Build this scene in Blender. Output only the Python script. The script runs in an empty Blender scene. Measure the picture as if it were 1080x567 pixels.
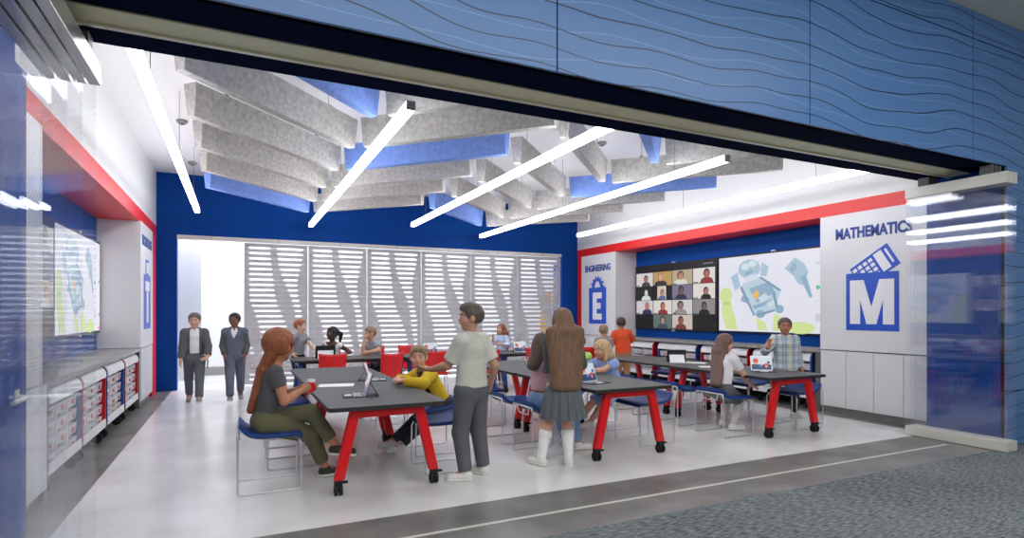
import bpy, bmesh, math, random
import numpy as np
from mathutils import Vector, Matrix, Quaternion
random.seed(7)
S = bpy.context.scene
C = S.collection
PI = math.pi

# ------------------------------------------------------------------ camera, world, lights, exposure
cam = bpy.data.cameras.new('camera'); co = bpy.data.objects.new('camera', cam); C.objects.link(co)
YAW = math.atan(290 / 604.0)
co.location = (0, 0, 1.5); co.rotation_euler = (PI / 2, 0, -YAW)
cam.sensor_width = 36; cam.lens = 36 * 604 / 1080.0; cam.shift_y = 46.5 / 1080.0
cam.clip_start = 0.05; cam.clip_end = 100
S.camera = co
S.view_settings.view_transform = 'Standard'; S.view_settings.look = 'None'
S.view_settings.exposure = 0.0; S.view_settings.gamma = 1.0; S.view_settings.use_curve_mapping = False
w = bpy.data.worlds.new('world'); S.world = w; w.use_nodes = True
w.node_tree.nodes['Background'].inputs[0].default_value = (0.75, 0.82, 0.95, 1)
w.node_tree.nodes['Background'].inputs[1].default_value = 0.25
LED_POWER = 12.0
S.cycles.transparent_max_bounces = 40


def area(name, loc, rot, sx, sy, power, col=(1, 1, 1)):
    l = bpy.data.lights.new(name, 'AREA'); l.shape = 'RECTANGLE'; l.size = sx; l.size_y = sy
    l.energy = power; l.color = col
    o = bpy.data.objects.new(name, l); C.objects.link(o); o.location = loc; o.rotation_euler = rot
    return o


area('concourse_ceiling_light', (2.5, 0.6, 4.7), (0, 0, 0), 9, 1.2, 210, (1.0, 0.98, 0.95))
area('concourse_front_light', (3.5, -3.5, 4.6), (math.radians(38), 0, 0), 10, 2.0, 330, (1.0, 0.98, 0.96))
area('hallway_light', (3.2, 14.2, 4.05), (0, 0, 0), 11, 1.6, 400, (0.95, 0.97, 1.0))


# ------------------------------------------------------------------ materials
def lin(c):
    return tuple(((x / 255.0) / 12.92 if x / 255.0 <= 0.04045 else ((x / 255.0 + 0.055) / 1.055) ** 2.4) for x in c) + (1.0,)


def mat(name, col, rough=0.5, metal=0.0, noise=0.0, nscale=20.0, bump=0.0, bscale=80.0, emit=0.0, ecol=None, spec=0.5, detail=3.0):
    m = bpy.data.materials.new(name); m.use_nodes = True
    nt = m.node_tree; b = nt.nodes['Principled BSDF']
    b.inputs['Base Color'].default_value = lin(col); b.inputs['Roughness'].default_value = rough
    b.inputs['Metallic'].default_value = metal
    b.inputs['Specular IOR Level'].default_value = spec
    if emit:
        b.inputs['Emission Color'].default_value = lin(ecol or col); b.inputs['Emission Strength'].default_value = emit
    if noise or bump:
        tc = nt.nodes.new('ShaderNodeTexCoord')
    if noise:
        n = nt.nodes.new('ShaderNodeTexNoise'); n.inputs['Scale'].default_value = nscale; n.inputs['Detail'].default_value = detail
        nt.links.new(tc.outputs['Object'], n.inputs['Vector'])
        r = nt.nodes.new('ShaderNodeValToRGB')
        a = [max(0, x * (1 - noise)) for x in col]; z = [min(255, x * (1 + noise)) for x in col]
        r.color_ramp.elements[0].position = 0.3; r.color_ramp.elements[1].position = 0.7
        r.color_ramp.elements[0].color = lin(a); r.color_ramp.elements[1].color = lin(z)
        nt.links.new(n.outputs['Fac'], r.inputs['Fac']); nt.links.new(r.outputs['Color'], b.inputs['Base Color'])
    if bump:
        n2 = nt.nodes.new('ShaderNodeTexNoise'); n2.inputs['Scale'].default_value = bscale
        nt.links.new(tc.outputs['Object'], n2.inputs['Vector'])
        bp = nt.nodes.new('ShaderNodeBump'); bp.inputs['Strength'].default_value = bump; bp.inputs['Distance'].default_value = 0.01
        nt.links.new(n2.outputs['Fac'], bp.inputs['Height']); nt.links.new(bp.outputs['Normal'], b.inputs['Normal'])
    return m


M = {}
M['white'] = mat('white_paint', (232, 232, 232), 0.45)
M['ceil'] = mat('ceiling_paint', (236, 236, 238), 0.7)
M['panel'] = mat('white_laminate', (226, 226, 228), 0.35)
M['red'] = mat('red_paint', (226, 30, 28), 0.4)
M['redmetal'] = mat('red_powder_coat', (222, 14, 22), 0.35)
M['redplastic'] = mat('red_plastic', (226, 32, 34), 0.4)
M['bluewall'] = mat('blue_paint', (0, 68, 150), 0.6, spec=0.15)
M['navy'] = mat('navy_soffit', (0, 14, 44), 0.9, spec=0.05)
M['beige'] = mat('beige_track_cover', (226, 222, 186), 0.5)
M['alu'] = mat('brushed_aluminium', (200, 200, 198), 0.28, 0.85)
M['rail'] = mat('painted_aluminium', (214, 213, 205), 0.35, 0.1)
M['chrome'] = mat('chrome', (222, 223, 225), 0.3, 0.9)
M['conc'] = mat('dark_concrete', (114, 113, 110), 0.35, noise=0.2, nscale=2.2, detail=7)
M['pale'] = mat('pale_polished_concrete', (234, 234, 233), 0.22, noise=0.05, nscale=1.4, detail=8)
M['counter'] = mat('grey_stone_counter', (150, 149, 148), 0.3, noise=0.06, nscale=9)
M['kick'] = mat('grey_metal_kick', (150, 148, 144), 0.4, 0.2)
M['charcoal'] = mat('charcoal_frame', (96, 96, 96), 0.5)
M['black'] = mat('black_plastic', (14, 14, 15), 0.45)
M['blackrub'] = mat('black_rubber', (10, 10, 10), 0.7)
M['top'] = mat('charcoal_linoleum', (84, 85, 85), 0.5, noise=0.03, nscale=60)
M['edge'] = mat('black_table_edge', (40, 42, 40), 0.5)
M['seat'] = mat('blue_seat_plastic', (2, 54, 124), 0.5)
M['shell'] = mat('grey_seat_underside', (120, 122, 122), 0.6)
M['navyleg'] = mat('blue_powder_coat', (12, 58, 130), 0.4)
M['feltg'] = mat('grey_felt', (174, 171, 167), 0.95, noise=0.10, nscale=20, detail=9, bump=0.25, bscale=60)
M['feltb'] = mat('blue_felt', (116, 146, 216), 0.95, noise=0.07, nscale=20, detail=9, bump=0.25, bscale=60)
M['wire'] = mat('steel_wire', (120, 120, 120), 0.4, 0.6)
M['led'] = mat('led_diffuser', (255, 255, 255), 0.5, emit=LED_POWER, ecol=(250, 251, 255))
M['slat'] = mat('grey_slat_metal', (196, 196, 197), 0.5, 0.0, noise=0.03, nscale=8)
M['bluesign'] = mat('blue_sign_vinyl', (26, 82, 196), 0.4)
M['signtext'] = mat('blue_sign_lettering', (22, 66, 150), 0.4)
M['signwhite'] = mat('white_sign_vinyl', (240, 240, 242), 0.4)
M['lid'] = mat('white_cart_lid', (232, 232, 234), 0.35)
M['cartred'] = mat('red_cart_side', (190, 10, 34), 0.4)
M['cartblue'] = mat('blue_cart_side', (20, 70, 142), 0.4)
M['bin'] = mat('frosted_bin', (196, 198, 202), 0.3)
M['binparts'] = mat('red_and_white_kit_parts', (214, 130, 126), 0.5, noise=0.45, nscale=30)
M['bezel'] = mat('black_bezel', (12, 12, 14), 0.4)
M['paper'] = mat('paper', (244, 244, 246), 0.7)
M['tabletback'] = mat('dark_tablet_case', (44, 45, 48), 0.5)
M['silver'] = mat('silver_tablet', (205, 207, 210), 0.3, 0.5)
M['ceil2'] = mat('concourse_ceiling_tile', (236, 232, 214), 0.8)
M['gap'] = mat('dark_seam_metal', (14, 30, 62), 0.6)  # dark navy backing that shows in the gaps between cladding panels


def screen(name, col, e=0.9):
    return mat(name, (10, 10, 10), 0.3, emit=e, ecol=col)


def carpet_mat():
    m = mat('blue_grey_carpet', (84, 92, 100), 0.95)
    nt = m.node_tree; b = nt.nodes['Principled BSDF']
    tc = nt.nodes.new('ShaderNodeTexCoord'); mp = nt.nodes.new('ShaderNodeMapping')
    mp.inputs['Scale'].default_value = (14, 70, 1)
    n = nt.nodes.new('ShaderNodeTexNoise'); n.inputs['Scale'].default_value = 1.0; n.inputs['Detail'].default_value = 4
    n3 = nt.nodes.new('ShaderNodeTexNoise'); n3.inputs['Scale'].default_value = 0.8; n3.inputs['Detail'].default_value = 3
    nt.links.new(tc.outputs['Object'], mp.inputs['Vector']); nt.links.new(mp.outputs['Vector'], n.inputs['Vector'])
    nt.links.new(tc.outputs['Object'], n3.inputs['Vector'])
    ad = nt.nodes.new('ShaderNodeMath'); ad.operation = 'MULTIPLY_ADD'; ad.inputs[1].default_value = 0.25
    nt.links.new(n3.outputs['Fac'], ad.inputs[0]); nt.links.new(n.outputs['Fac'], ad.inputs[2])
    r = nt.nodes.new('ShaderNodeValToRGB')
    r.color_ramp.elements[0].position = 0.45; r.color_ramp.elements[1].position = 0.82
    r.color_ramp.elements[0].color = lin((56, 67, 74)); r.color_ramp.elements[1].color = lin((142, 150, 150))
    nt.links.new(ad.outputs[0], r.inputs['Fac']); nt.links.new(r.outputs['Color'], b.inputs['Base Color'])
    bp = nt.nodes.new('ShaderNodeBump'); bp.inputs['Strength'].default_value = 0.5; bp.inputs['Distance'].default_value = 0.01
    nt.links.new(n.outputs['Fac'], bp.inputs['Height']); nt.links.new(bp.outputs['Normal'], b.inputs['Normal'])
    return m


def wavy_mat():
    """blue cladding with thin dark and pale contour lines"""
    m = mat('blue_wave_cladding', (80, 122, 182), 0.4)
    nt = m.node_tree; b = nt.nodes['Principled BSDF']
    tc = nt.nodes.new('ShaderNodeTexCoord'); sp = nt.nodes.new('ShaderNodeSeparateXYZ')
    nt.links.new(tc.outputs['Object'], sp.inputs[0])

    def contour(freq, amp, sx, sz, off, width):
        cb = nt.nodes.new('ShaderNodeCombineXYZ')
        a = nt.nodes.new('ShaderNodeMath'); a.operation = 'MULTIPLY'; a.inputs[1].default_value = sx
        bz = nt.nodes.new('ShaderNodeMath'); bz.operation = 'MULTIPLY'; bz.inputs[1].default_value = sz
        nt.links.new(sp.outputs['X'], a.inputs[0]); nt.links.new(sp.outputs['Z'], bz.inputs[0])
        nt.links.new(a.outputs[0], cb.inputs[0]); nt.links.new(bz.outputs[0], cb.inputs[1]); cb.inputs[2].default_value = off
        n = nt.nodes.new('ShaderNodeTexNoise'); n.inputs['Scale'].default_value = 1.0; n.inputs['Detail'].default_value = 1.2
        nt.links.new(cb.outputs[0], n.inputs['Vector'])
        ma = nt.nodes.new('ShaderNodeMath'); ma.operation = 'MULTIPLY'; ma.inputs[1].default_value = amp
        nt.links.new(n.outputs['Fac'], ma.inputs[0])
        mz = nt.nodes.new('ShaderNodeMath'); mz.operation = 'MULTIPLY_ADD'; mz.inputs[1].default_value = freq
        nt.links.new(sp.outputs['Z'], mz.inputs[0]); nt.links.new(ma.outputs[0], mz.inputs[2])
        fr = nt.nodes.new('ShaderNodeMath'); fr.operation = 'FRACT'; nt.links.new(mz.outputs[0], fr.inputs[0])
        lt = nt.nodes.new('ShaderNodeMath'); lt.operation = 'LESS_THAN'; lt.inputs[1].default_value = width
        nt.links.new(fr.outputs[0], lt.inputs[0])
        return lt
    d = contour(6.6, 3.4, 0.62, 0.75, 3.1, 0.06)
    p = contour(5.5, 3.6, 0.5, 0.6, 9.7, 0.035)
    mx = nt.nodes.new('ShaderNodeMixRGB'); mx.inputs[1].default_value = lin((80, 123, 178)); mx.inputs[2].default_value = lin((112, 150, 200))
    nt.links.new(p.outputs[0], mx.inputs[0])
    mx2 = nt.nodes.new('ShaderNodeMixRGB'); mx2.inputs[2].default_value = lin((26, 46, 78))
    nt.links.new(mx.outputs[0], mx2.inputs[1]); nt.links.new(d.outputs[0], mx2.inputs[0])
    nt.links.new(mx2.outputs[0], b.inputs['Base Color'])
    return m


def glass_mat():
    m = bpy.data.materials.new('fritted_glass'); m.use_nodes = True
    nt = m.node_tree; nt.nodes.clear()
    out = nt.nodes.new('ShaderNodeOutputMaterial')
    tr = nt.nodes.new('ShaderNodeBsdfTransparent'); tr.inputs[0].default_value = (0.99, 0.995, 1.0, 1)
    gl = nt.nodes.new('ShaderNodeBsdfGlossy'); gl.inputs['Roughness'].default_value = 0.015
    fr = nt.nodes.new('ShaderNodeFresnel'); fr.inputs[0].default_value = 1.45
    lim = nt.nodes.new('ShaderNodeMath'); lim.operation = 'MINIMUM'; lim.inputs[1].default_value = 0.09
    nt.links.new(fr.outputs[0], lim.inputs[0])
    mx = nt.nodes.new('ShaderNodeMixShader')
    nt.links.new(lim.outputs[0], mx.inputs[0]); nt.links.new(tr.outputs[0], mx.inputs[1]); nt.links.new(gl.outputs[0], mx.inputs[2])
    # white dot frit in a staggered grid
    tc = nt.nodes.new('ShaderNodeTexCoord'); sp = nt.nodes.new('ShaderNodeSeparateXYZ'); nt.links.new(tc.outputs['Object'], sp.inputs[0])

    def mth(op, a, b=None, c=None):
        n = nt.nodes.new('ShaderNodeMath'); n.operation = op
        for i, v in enumerate((a, b, c)):
            if v is None: continue
            if isinstance(v, (int, float)): n.inputs[i].default_value = v
            else: nt.links.new(v, n.inputs[i])
        return n.outputs[0]
    u = mth('MULTIPLY', mth('ADD', sp.outputs['Y'], sp.outputs['Z']), 24.0); v = mth('MULTIPLY', mth('SUBTRACT', sp.outputs['Y'], sp.outputs['Z']), 24.0)
    fu = mth('SUBTRACT', mth('FRACT', u), 0.5); fv = mth('SUBTRACT', mth('FRACT', v), 0.5)
    rr = mth('ADD', mth('MULTIPLY', fu, fu), mth('MULTIPLY', fv, fv))
    dot = mth('MULTIPLY', mth('LESS_THAN', rr, 0.045), 0.075)
    # frit fades out in a clear zone low on the pane
    band = mth('SMOOTH_MIN', 1.0, mth('ABSOLUTE', mth('MULTIPLY', mth('SUBTRACT', sp.outputs['Z'], 0.75), 1.6)), 0.1)
    df = nt.nodes.new('ShaderNodeBsdfDiffuse'); df.inputs[0].default_value = (0.8, 0.82, 0.86, 1)
    m2 = nt.nodes.new('ShaderNodeMixShader')
    nt.links.new(mth('MULTIPLY', dot, band), m2.inputs[0]); nt.links.new(mx.outputs[0], m2.inputs[1]); nt.links.new(df.outputs[0], m2.inputs[2])
    nt.links.new(m2.outputs[0], out.inputs[0])
    return m


M['carpet'] = carpet_mat(); M['wavy'] = wavy_mat(); M['glass'] = glass_mat()


# ------------------------------------------------------------------ mesh helpers
def link(o, parent=None):
    C.objects.link(o)
    if parent is not None: o.parent = parent
    return o


class MB:
    def __init__(s): s.v = []; s.f = []

    def box(s, x0, x1, y0, y1, z0, z1):
        b = len(s.v)
        s.v += [(x0, y0, z0), (x1, y0, z0), (x1, y1, z0), (x0, y1, z0), (x0, y0, z1), (x1, y0, z1), (x1, y1, z1), (x0, y1, z1)]
        s.f += [tuple(b + i for i in q) for q in ((3, 2, 1, 0), (4, 5, 6, 7), (0, 1, 5, 4), (1, 2, 6, 5), (2, 3, 7, 6), (3, 0, 4, 7))]
        return s

    def hexa(s, lo, hi):
        """two quads of 4 points (bottom ccw, top ccw)"""
        b = len(s.v); s.v += [tuple(p) for p in lo] + [tuple(p) for p in hi]
        s.f += [tuple(b + i for i in q) for q in ((3, 2, 1, 0), (4, 5, 6, 7), (0, 1, 5, 4), (1, 2, 6, 5), (2, 3, 7, 6), (3, 0, 4, 7))]
        return s

    def beam(s, a, b, w, h, up=(0, 0, 1)):
        a = Vector(a); b = Vector(b); d = (b - a).normalized(); up = Vector(up)
        x = d.cross(up)
        if x.length < 1e-4: x = d.cross(Vector((0, 1, 0)))
        x.normalize(); y = x.cross(d).normalized()
        q = [(-w / 2, -h / 2), (w / 2, -h / 2), (w / 2, h / 2), (-w / 2, h / 2)]
        return s.hexa([a + x * i + y * j for i, j in q][::-1], [b + x * i + y * j for i, j in q][::-1])

    def tube(s, pts, r, n=8, closed=False):
        P = [Vector(p) for p in pts]; N = len(P); base = len(s.v)
        prev = None
        for i, p in enumerate(P):
            if closed: d = (P[(i + 1) % N] - P[i - 1])
            else: d = P[min(i + 1, N - 1)] - P[max(i - 1, 0)]
            d.normalize()
            if prev is None:
                u = d.cross(Vector((0, 0, 1)))
                if u.length < 0.05: u = d.cross(Vector((1, 0, 0)))
            else:
                u = prev - d * prev.dot(d)
            u.normalize(); prev = u; v = d.cross(u)
            rr = r[i] if isinstance(r, (list, tuple)) else r
            for k in range(n):
                a = 2 * PI * k / n
                s.v.append(tuple(p + u * (rr * math.cos(a)) + v * (rr * math.sin(a))))
        m = N if closed else N - 1
        for i in range(m):
            i2 = (i + 1) % N
            for k in range(n):
                k2 = (k + 1) % n
                s.f.append((base + i * n + k, base + i * n + k2, base + i2 * n + k2, base + i2 * n + k))
        if not closed:
            s.f.append(tuple(base + k for k in range(n))[::-1]); s.f.append(tuple(base + (N - 1) * n + k for k in range(n)))
        return s

    def prism(s, poly, fn, t0, t1):
        """poly: list of (u,v) ; fn(u,v,t)->xyz ; extruded from t0 to t1"""
        n = len(poly); b = len(s.v)
        s.v += [tuple(fn(u, v, t0)) for u, v in poly] + [tuple(fn(u, v, t1)) for u, v in poly]
        s.f.append(tuple(b + i for i in range(n))[::-1]); s.f.append(tuple(b + n + i for i in range(n)))
        for i in range(n):
            j = (i + 1) % n
            s.f.append((b + i, b + j, b + n + j, b + n + i))
        return s

    def lathe(s, prof, c=(0, 0, 0), n=20):
        b = len(s.v); m = len(prof)
        for r, z in prof:
            for k in range(n):
                a = 2 * PI * k / n; s.v.append((c[0] + r * math.cos(a), c[1] + r * math.sin(a), c[2] + z))
        for i in range(m - 1):
            for k in range(n):
                k2 = (k + 1) % n
                s.f.append((b + i * n + k, b + i * n + k2, b + (i + 1) * n + k2, b + (i + 1) * n + k))
        s.f.append(tuple(b + k for k in range(n))[::-1]); s.f.append(tuple(b + (m - 1) * n + k for k in range(n)))
        return s

    def build(s, name, m, parent=None, smooth=False, bevel=0.0, fix=True):
        me = bpy.data.meshes.new(name); me.from_pydata([tuple(p) for p in s.v], [], s.f)
        if fix:
            bm = bmesh.new(); bm.from_mesh(me); bmesh.ops.recalc_face_normals(bm, faces=bm.faces); bm.to_mesh(me); bm.free()
        me.materials.append(M[m] if isinstance(m, str) else m)
        if smooth:
            for p in me.polygons: p.use_smooth = True
        o = link(bpy.data.objects.new(name, me), parent)
        if bevel:
            bv = o.modifiers.new('bevel', 'BEVEL'); bv.width = bevel; bv.segments = 2; bv.limit_method = 'ANGLE'
        return o


def tag(o, label=None, cat=None, group=None, kind=None):
    if label: o['label'] = label
    if cat: o['category'] = cat
    if group: o['group'] = group
    if kind: o['kind'] = kind
    return o


def thing(name, label, cat, loc=(0, 0, 0), rz=0.0, group=None):
    o = link(bpy.data.objects.new(name, None)); o.location = loc; o.rotation_euler = (0, 0, rz); o.empty_display_size = 0.1
    return tag(o, label, cat, group)


def struct(name, mb, m, parent=None, bevel=0.0):
    o = mb.build(name, m, parent, bevel=bevel)
    if parent is None: o['kind'] = 'structure'
    return o


def dup(root, loc, rz, label=None, group=None):
    r = root.copy(); C.objects.link(r); r.location = loc; r.rotation_euler = (0, 0, rz)
    if label: r['label'] = label
    if group: r['group'] = group
    for ch in list(root.children):
        c = ch.copy(); C.objects.link(c); c.parent = r
        for g in list(ch.children):
            d = g.copy(); C.objects.link(d); d.parent = c
    return r


def bez(pts, n=6, r=0.05):
    """polyline with rounded corners"""
    P = [Vector(p) for p in pts]; out = [P[0]]
    for i in range(1, len(P) - 1):
        a = (P[i - 1] - P[i]); b = (P[i + 1] - P[i]); rr = min(r, a.length * .45, b.length * .45)
        p0 = P[i] + a.normalized() * rr; p1 = P[i] + b.normalized() * rr
        for k in range(n + 1):
            t = k / n; out.append(p0 * (1 - t) ** 2 + P[i] * 2 * t * (1 - t) + p1 * t * t)
    out.append(P[-1]); return out


def text_mesh(s, size, bold=0.0, sx=1.0):
    cu = bpy.data.curves.new('lettering', 'FONT'); cu.body = s; cu.size = size; cu.offset = bold; cu.extrude = 0.003
    cu.align_x = 'CENTER'; cu.resolution_u = 4
    o = bpy.data.objects.new('lettering', cu); C.objects.link(o)
    bpy.context.view_layer.update()
    me = bpy.data.meshes.new_from_object(o.evaluated_get(bpy.context.evaluated_depsgraph_get()))
    bpy.data.objects.remove(o); bpy.data.curves.remove(cu)
    for v in me.vertices: v.co.x *= sx
    return me


def text_obj(name, s, size, m, fn, parent, bold=0.0, sx=1.0):
    me = text_mesh(s, size, bold, sx)
    for v in me.vertices: v.co = Vector(fn(v.co.x, v.co.y, v.co.z + 0.004))
    me.materials.clear(); me.materials.append(M[m])
    bm = bmesh.new(); bm.from_mesh(me); bmesh.ops.recalc_face_normals(bm, faces=bm.faces); bm.to_mesh(me); bm.free()
    return link(bpy.data.objects.new(name, me), parent)
# ------------------------------------------------------------------ the setting
XL, XR, YB, ZC = -1.39, 8.05, 12.8, 4.2      # left and right wall faces, back wall, ceiling
NL, NR = -1.93, 8.63                          # backs of the two niches
YF, YS = 3.4, 4.25                            # outer and inner face of the shop front
ZS = 3.15                                     # soffit
BX = 7.79                                     # right jamb

# floors
struct('floor', MB().box(-1.13, 7.8, 4.2, YB + 0.0, -0.1, 0.0), 'pale')
fb = MB(); fb.box(-4, -1.13, 3.37, YB, -0.1, 0.0); fb.box(7.8, 9.8, 3.37, YB, -0.1, 0.0); fb.box(-1.13, 7.8, 3.37, 4.2, -0.1, 0.0)
struct('floor_border', fb, 'conc')
struct('floor_carpet', MB().box(-6, 12, -6, 3.37, -0.1, 0.0), 'carpet')
struct('floor_hallway', MB().box(-4, 11, YB, 16, -0.1, 0.0), 'pale')
struct('trim_floor_track', MB().box(-1.2, 7.3, 3.735, 3.765, 0.0, 0.004), 'rail')
# ceilings
struct('ceiling', MB().box(-2.1, 8.8, YS, YB + 0.1, ZC, ZC + 0.1), 'ceil')
struct('ceiling_hallway', MB().box(-4, 11, YB + 0.1, 16, 4.2, 4.3), 'ceil')
cc = MB()
for i in range(-3, 6):
    for j in range(6):
        cc.box(i * 2.0 + 0.1, i * 2.0 + 2.094, 3.4 - (j + 1) * 1.5 + 0.006, 3.4 - j * 1.5, 4.74, 4.8)
struct('ceiling_concourse', cc, 'ceil2')
# back wall round the wide opening
bw = MB(); bw.box(-2.1, -1.05, YB, YB + 0.2, 0, ZC); bw.box(7.58, 8.8, YB, YB + 0.2, 0, ZC); bw.box(-1.05, 7.58, YB, YB + 0.2, 3.02, ZC)
struct('wall_back', bw, 'bluewall')
struct('wall_hallway', MB().box(-4, 11, 15.6, 15.7, 0, 4.2), 'white')
struct('baseboard_hallway', MB().box(-4, 11, 15.57, 15.6, 0, 0.2), 'kick')
struct('trim_hallway_panel', MB().box(0.18, 1.5, 15.53, 15.6, 0.2, 0.42), 'counter')
struct('wall_hallway_column', MB().box(-2.2, -0.72, 14.6, 15.6, 0, 4.2), 'panel')
# side walls: bulkheads above the red bands, niche backs
struct('wall_left', MB().box(NL - 0.15, XL, 4.3, YB, 3.15, ZC), 'white')
struct('wall_right', MB().box(XR, NR + 0.15, YS, YB, 3.14, ZC), 'white')
struct('wall_left_niche', MB().box(NL - 0.15, NL, 4.3, YB, 0, 3.15), 'bluewall')
struct('wall_right_niche', MB().box(NR, NR + 0.15, YS, YB, 0, 3.14), 'bluewall')
lr = MB(); lr.box(NL, XL + 0.012, 4.86, 12.66, 2.94, 3.15); lr.box(NL, XL + 0.01, 12.1, 12.66, 0.0, 2.94)
struct('trim_left_red', lr, 'red')
rr = MB(); rr.box(XR - 0.012, NR, 4.22, 12.66 + 0.12, 2.955, 3.14); rr.box(XR - 0.01, NR, 12.58, 12.78, 0, 2.955)
struct('trim_right_red', rr, 'red')
struct('wall_left_corner', MB().box(NL, XL, 12.66, YB, 0, 3.15), 'bluewall')
# shop front: left door leaf and jamb, right jamb, soffit, header
struct('wall_left_jamb', MB().box(-2.1, -1.33, YF + 0.02, 4.86, 0, ZC + 0.6), 'bluewall')
dl = struct('door_1', MB().box(-1.33, -1.27, 3.5, 4.855, 0.01, 3.1), 'bluewall')
hb = MB(); hb.tube(bez([(-1.27, 4.66, 0.965), (-1.2, 4.66, 0.965), (-1.2, 4.66, 0.965), (-1.2, 4.35, 0.965)], r=0.02), 0.014, 10)
hb.box(-1.272, -1.262, 4.625, 4.695, 0.92, 1.01)
hb.build('door_handle', 'rail', dl, smooth=False)
struct('wall_right_jamb', MB().box(BX, 8.78, YF + 0.02, YS - 0.03, 0, ZS + 0.2), 'bluewall')
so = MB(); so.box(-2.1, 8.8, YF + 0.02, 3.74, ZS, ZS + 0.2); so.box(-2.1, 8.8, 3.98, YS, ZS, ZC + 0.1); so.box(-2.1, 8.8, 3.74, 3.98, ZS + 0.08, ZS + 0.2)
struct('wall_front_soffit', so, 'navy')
tr = MB(); tr.box(-1.3, BX, 3.75, 3.94, ZS - 0.005, ZS + 0.08); tr.box(-1.3, BX, 3.94, 3.965, ZS - 0.02, ZS + 0.06)
struct('trim_track_cover', tr, 'beige')
struct('trim_track_channel', MB().box(-1.3, BX, 3.966, 3.985, ZS - 0.018, ZS + 0.05), 'alu')
wf = MB(); wf.box(-4.5, 11, YF + 0.012, YF + 0.05, ZS, 4.74); wf.box(BX, 11, YF + 0.012, YF + 0.05, 0, ZS); wf.box(-4.5, -1.33, YF + 0.012, YF + 0.05, 0, ZS)
fr = struct('wall_front', wf, 'gap')
seams = [-3.15, -0.59, 1.97, 4.52, 7.1, 9.65, 11]
G = 0.006
xs0 = -4.5
for x1 in seams:
    for z0, z1 in ((ZS, 4.44), (4.44, 4.74)):
        MB().box(xs0 + G, x1 - G, YF - 0.01, YF + 0.012, z0 + (G if z0 > 4 else 0), z1 - G).build('cladding_panel', 'wavy', fr)
    xs0 = x1
for x0, x1 in ((BX, 9.65), (9.65, 11), (-4.5, -3.15), (-3.15, -1.33)):
    for z0, z1 in ((0.0, 0.62), (0.62, ZS)):
        MB().box(x0 + (0 if x0 == BX else G), x1 - G, YF - 0.01, YF + 0.012, z0 + G, z1 - (G if z1 < 1 else 0)).build('cladding_panel', 'wavy', fr)

# pilasters and cabinet fronts
def pilaster(side, name, y0, y1):
    """upper white panel of a pilaster"""
    x0, x1 = (NL, XL + 0.03) if side < 0 else (XR - 0.03, NR)
    return struct(name, MB().box(x0, x1, y0, y1, 0.955, 2.95), 'panel', bevel=0.003)


P_math = pilaster(1, 'wall_pilaster_mathematics', YS - 0.02, 5.84)
P_eng = pilaster(1, 'wall_pilaster_engineering', 11.09, 12.56)
P_tech = pilaster(-1, 'wall_pilaster_technology', 10.6, 12.02)
P_left = pilaster(-1, 'wall_pilaster_left', 4.88, 5.58)


def cabinet(name, label, side, y0, y1, n):
    x = XR if side > 0 else XL
    t = thing(name, label, 'cabinet', (x, (y0 + y1) / 2, 0))
    L = (y1 - y0); d = 0.52
    fx0, fx1 = (0.0, d) if side > 0 else (-d, 0.0)
    MB().box(fx0, fx1, -L / 2, L / 2, 0.1, 0.94).build('body', 'panel', t)
    k0, k1 = (0.03, d) if side > 0 else (-d, -0.03)
    MB().box(k0, k1, -L / 2, L / 2, 0.0, 0.1).build('kick_plate', 'kick', t)
    w = L / n
    for i in range(n):
        xa, xb = (-0.024, 0.0) if side > 0 else (0.0, 0.024)
        MB().box(xa, xb, -L / 2 + i * w + 0.004, -L / 2 + (i + 1) * w - 0.004, 0.105, 0.938).build('door', 'panel', t, bevel=0.002)
    return t


cabinet('base_cabinet', 'white four-door base cabinet under the MATHEMATICS panel on the right', 1, YS - 0.02, 5.84, 4)
cabinet('base_cabinet', 'white base cabinet under the ENGINEERING panel beside the back right corner', 1, 11.09, 12.56, 3)
cabinet('base_cabinet', 'white base cabinet under the TECHNOLOGY panel by the back left corner', -1, 10.72, 12.02, 2)
cabinet('base_cabinet', 'white end cabinet nearest the glass at the front left', -1, 4.88, 5.72, 1)


def worktop(label, side, y0, y1):
    t = thing('counter', label, 'counter', ((XL if side < 0 else XR), (y0 + y1) / 2, 0))
    L = y1 - y0; s = 1 if side > 0 else -1
    def bx(a, b, *r): return MB().box(min(s * a, s * b), max(s * a, s * b), *r)
    bx(-0.02, 0.53, -L / 2, L / 2, 0.90, 0.95).build('worktop', 'counter', t, bevel=0.003)
    bx(-0.005, 0.53, -L / 2, -L / 2 + 0.09, 0, 0.90).build('end_panel', 'charcoal', t)
    bx(0.0, 0.53, L / 2 - 0.05, L / 2, 0, 0.90).build('end_panel', 'charcoal', t)
    bx(0.49, 0.53, -L / 2 + 0.05, L / 2 - 0.05, 0.0, 0.90).build('back_panel', 'black', t)
    return t


worktop('long grey counter top over the storage carts on the left wall', -1, 5.73, 10.71)
worktop('long grey counter top under the two wall screens on the right', 1, 5.85, 11.08)

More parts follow.
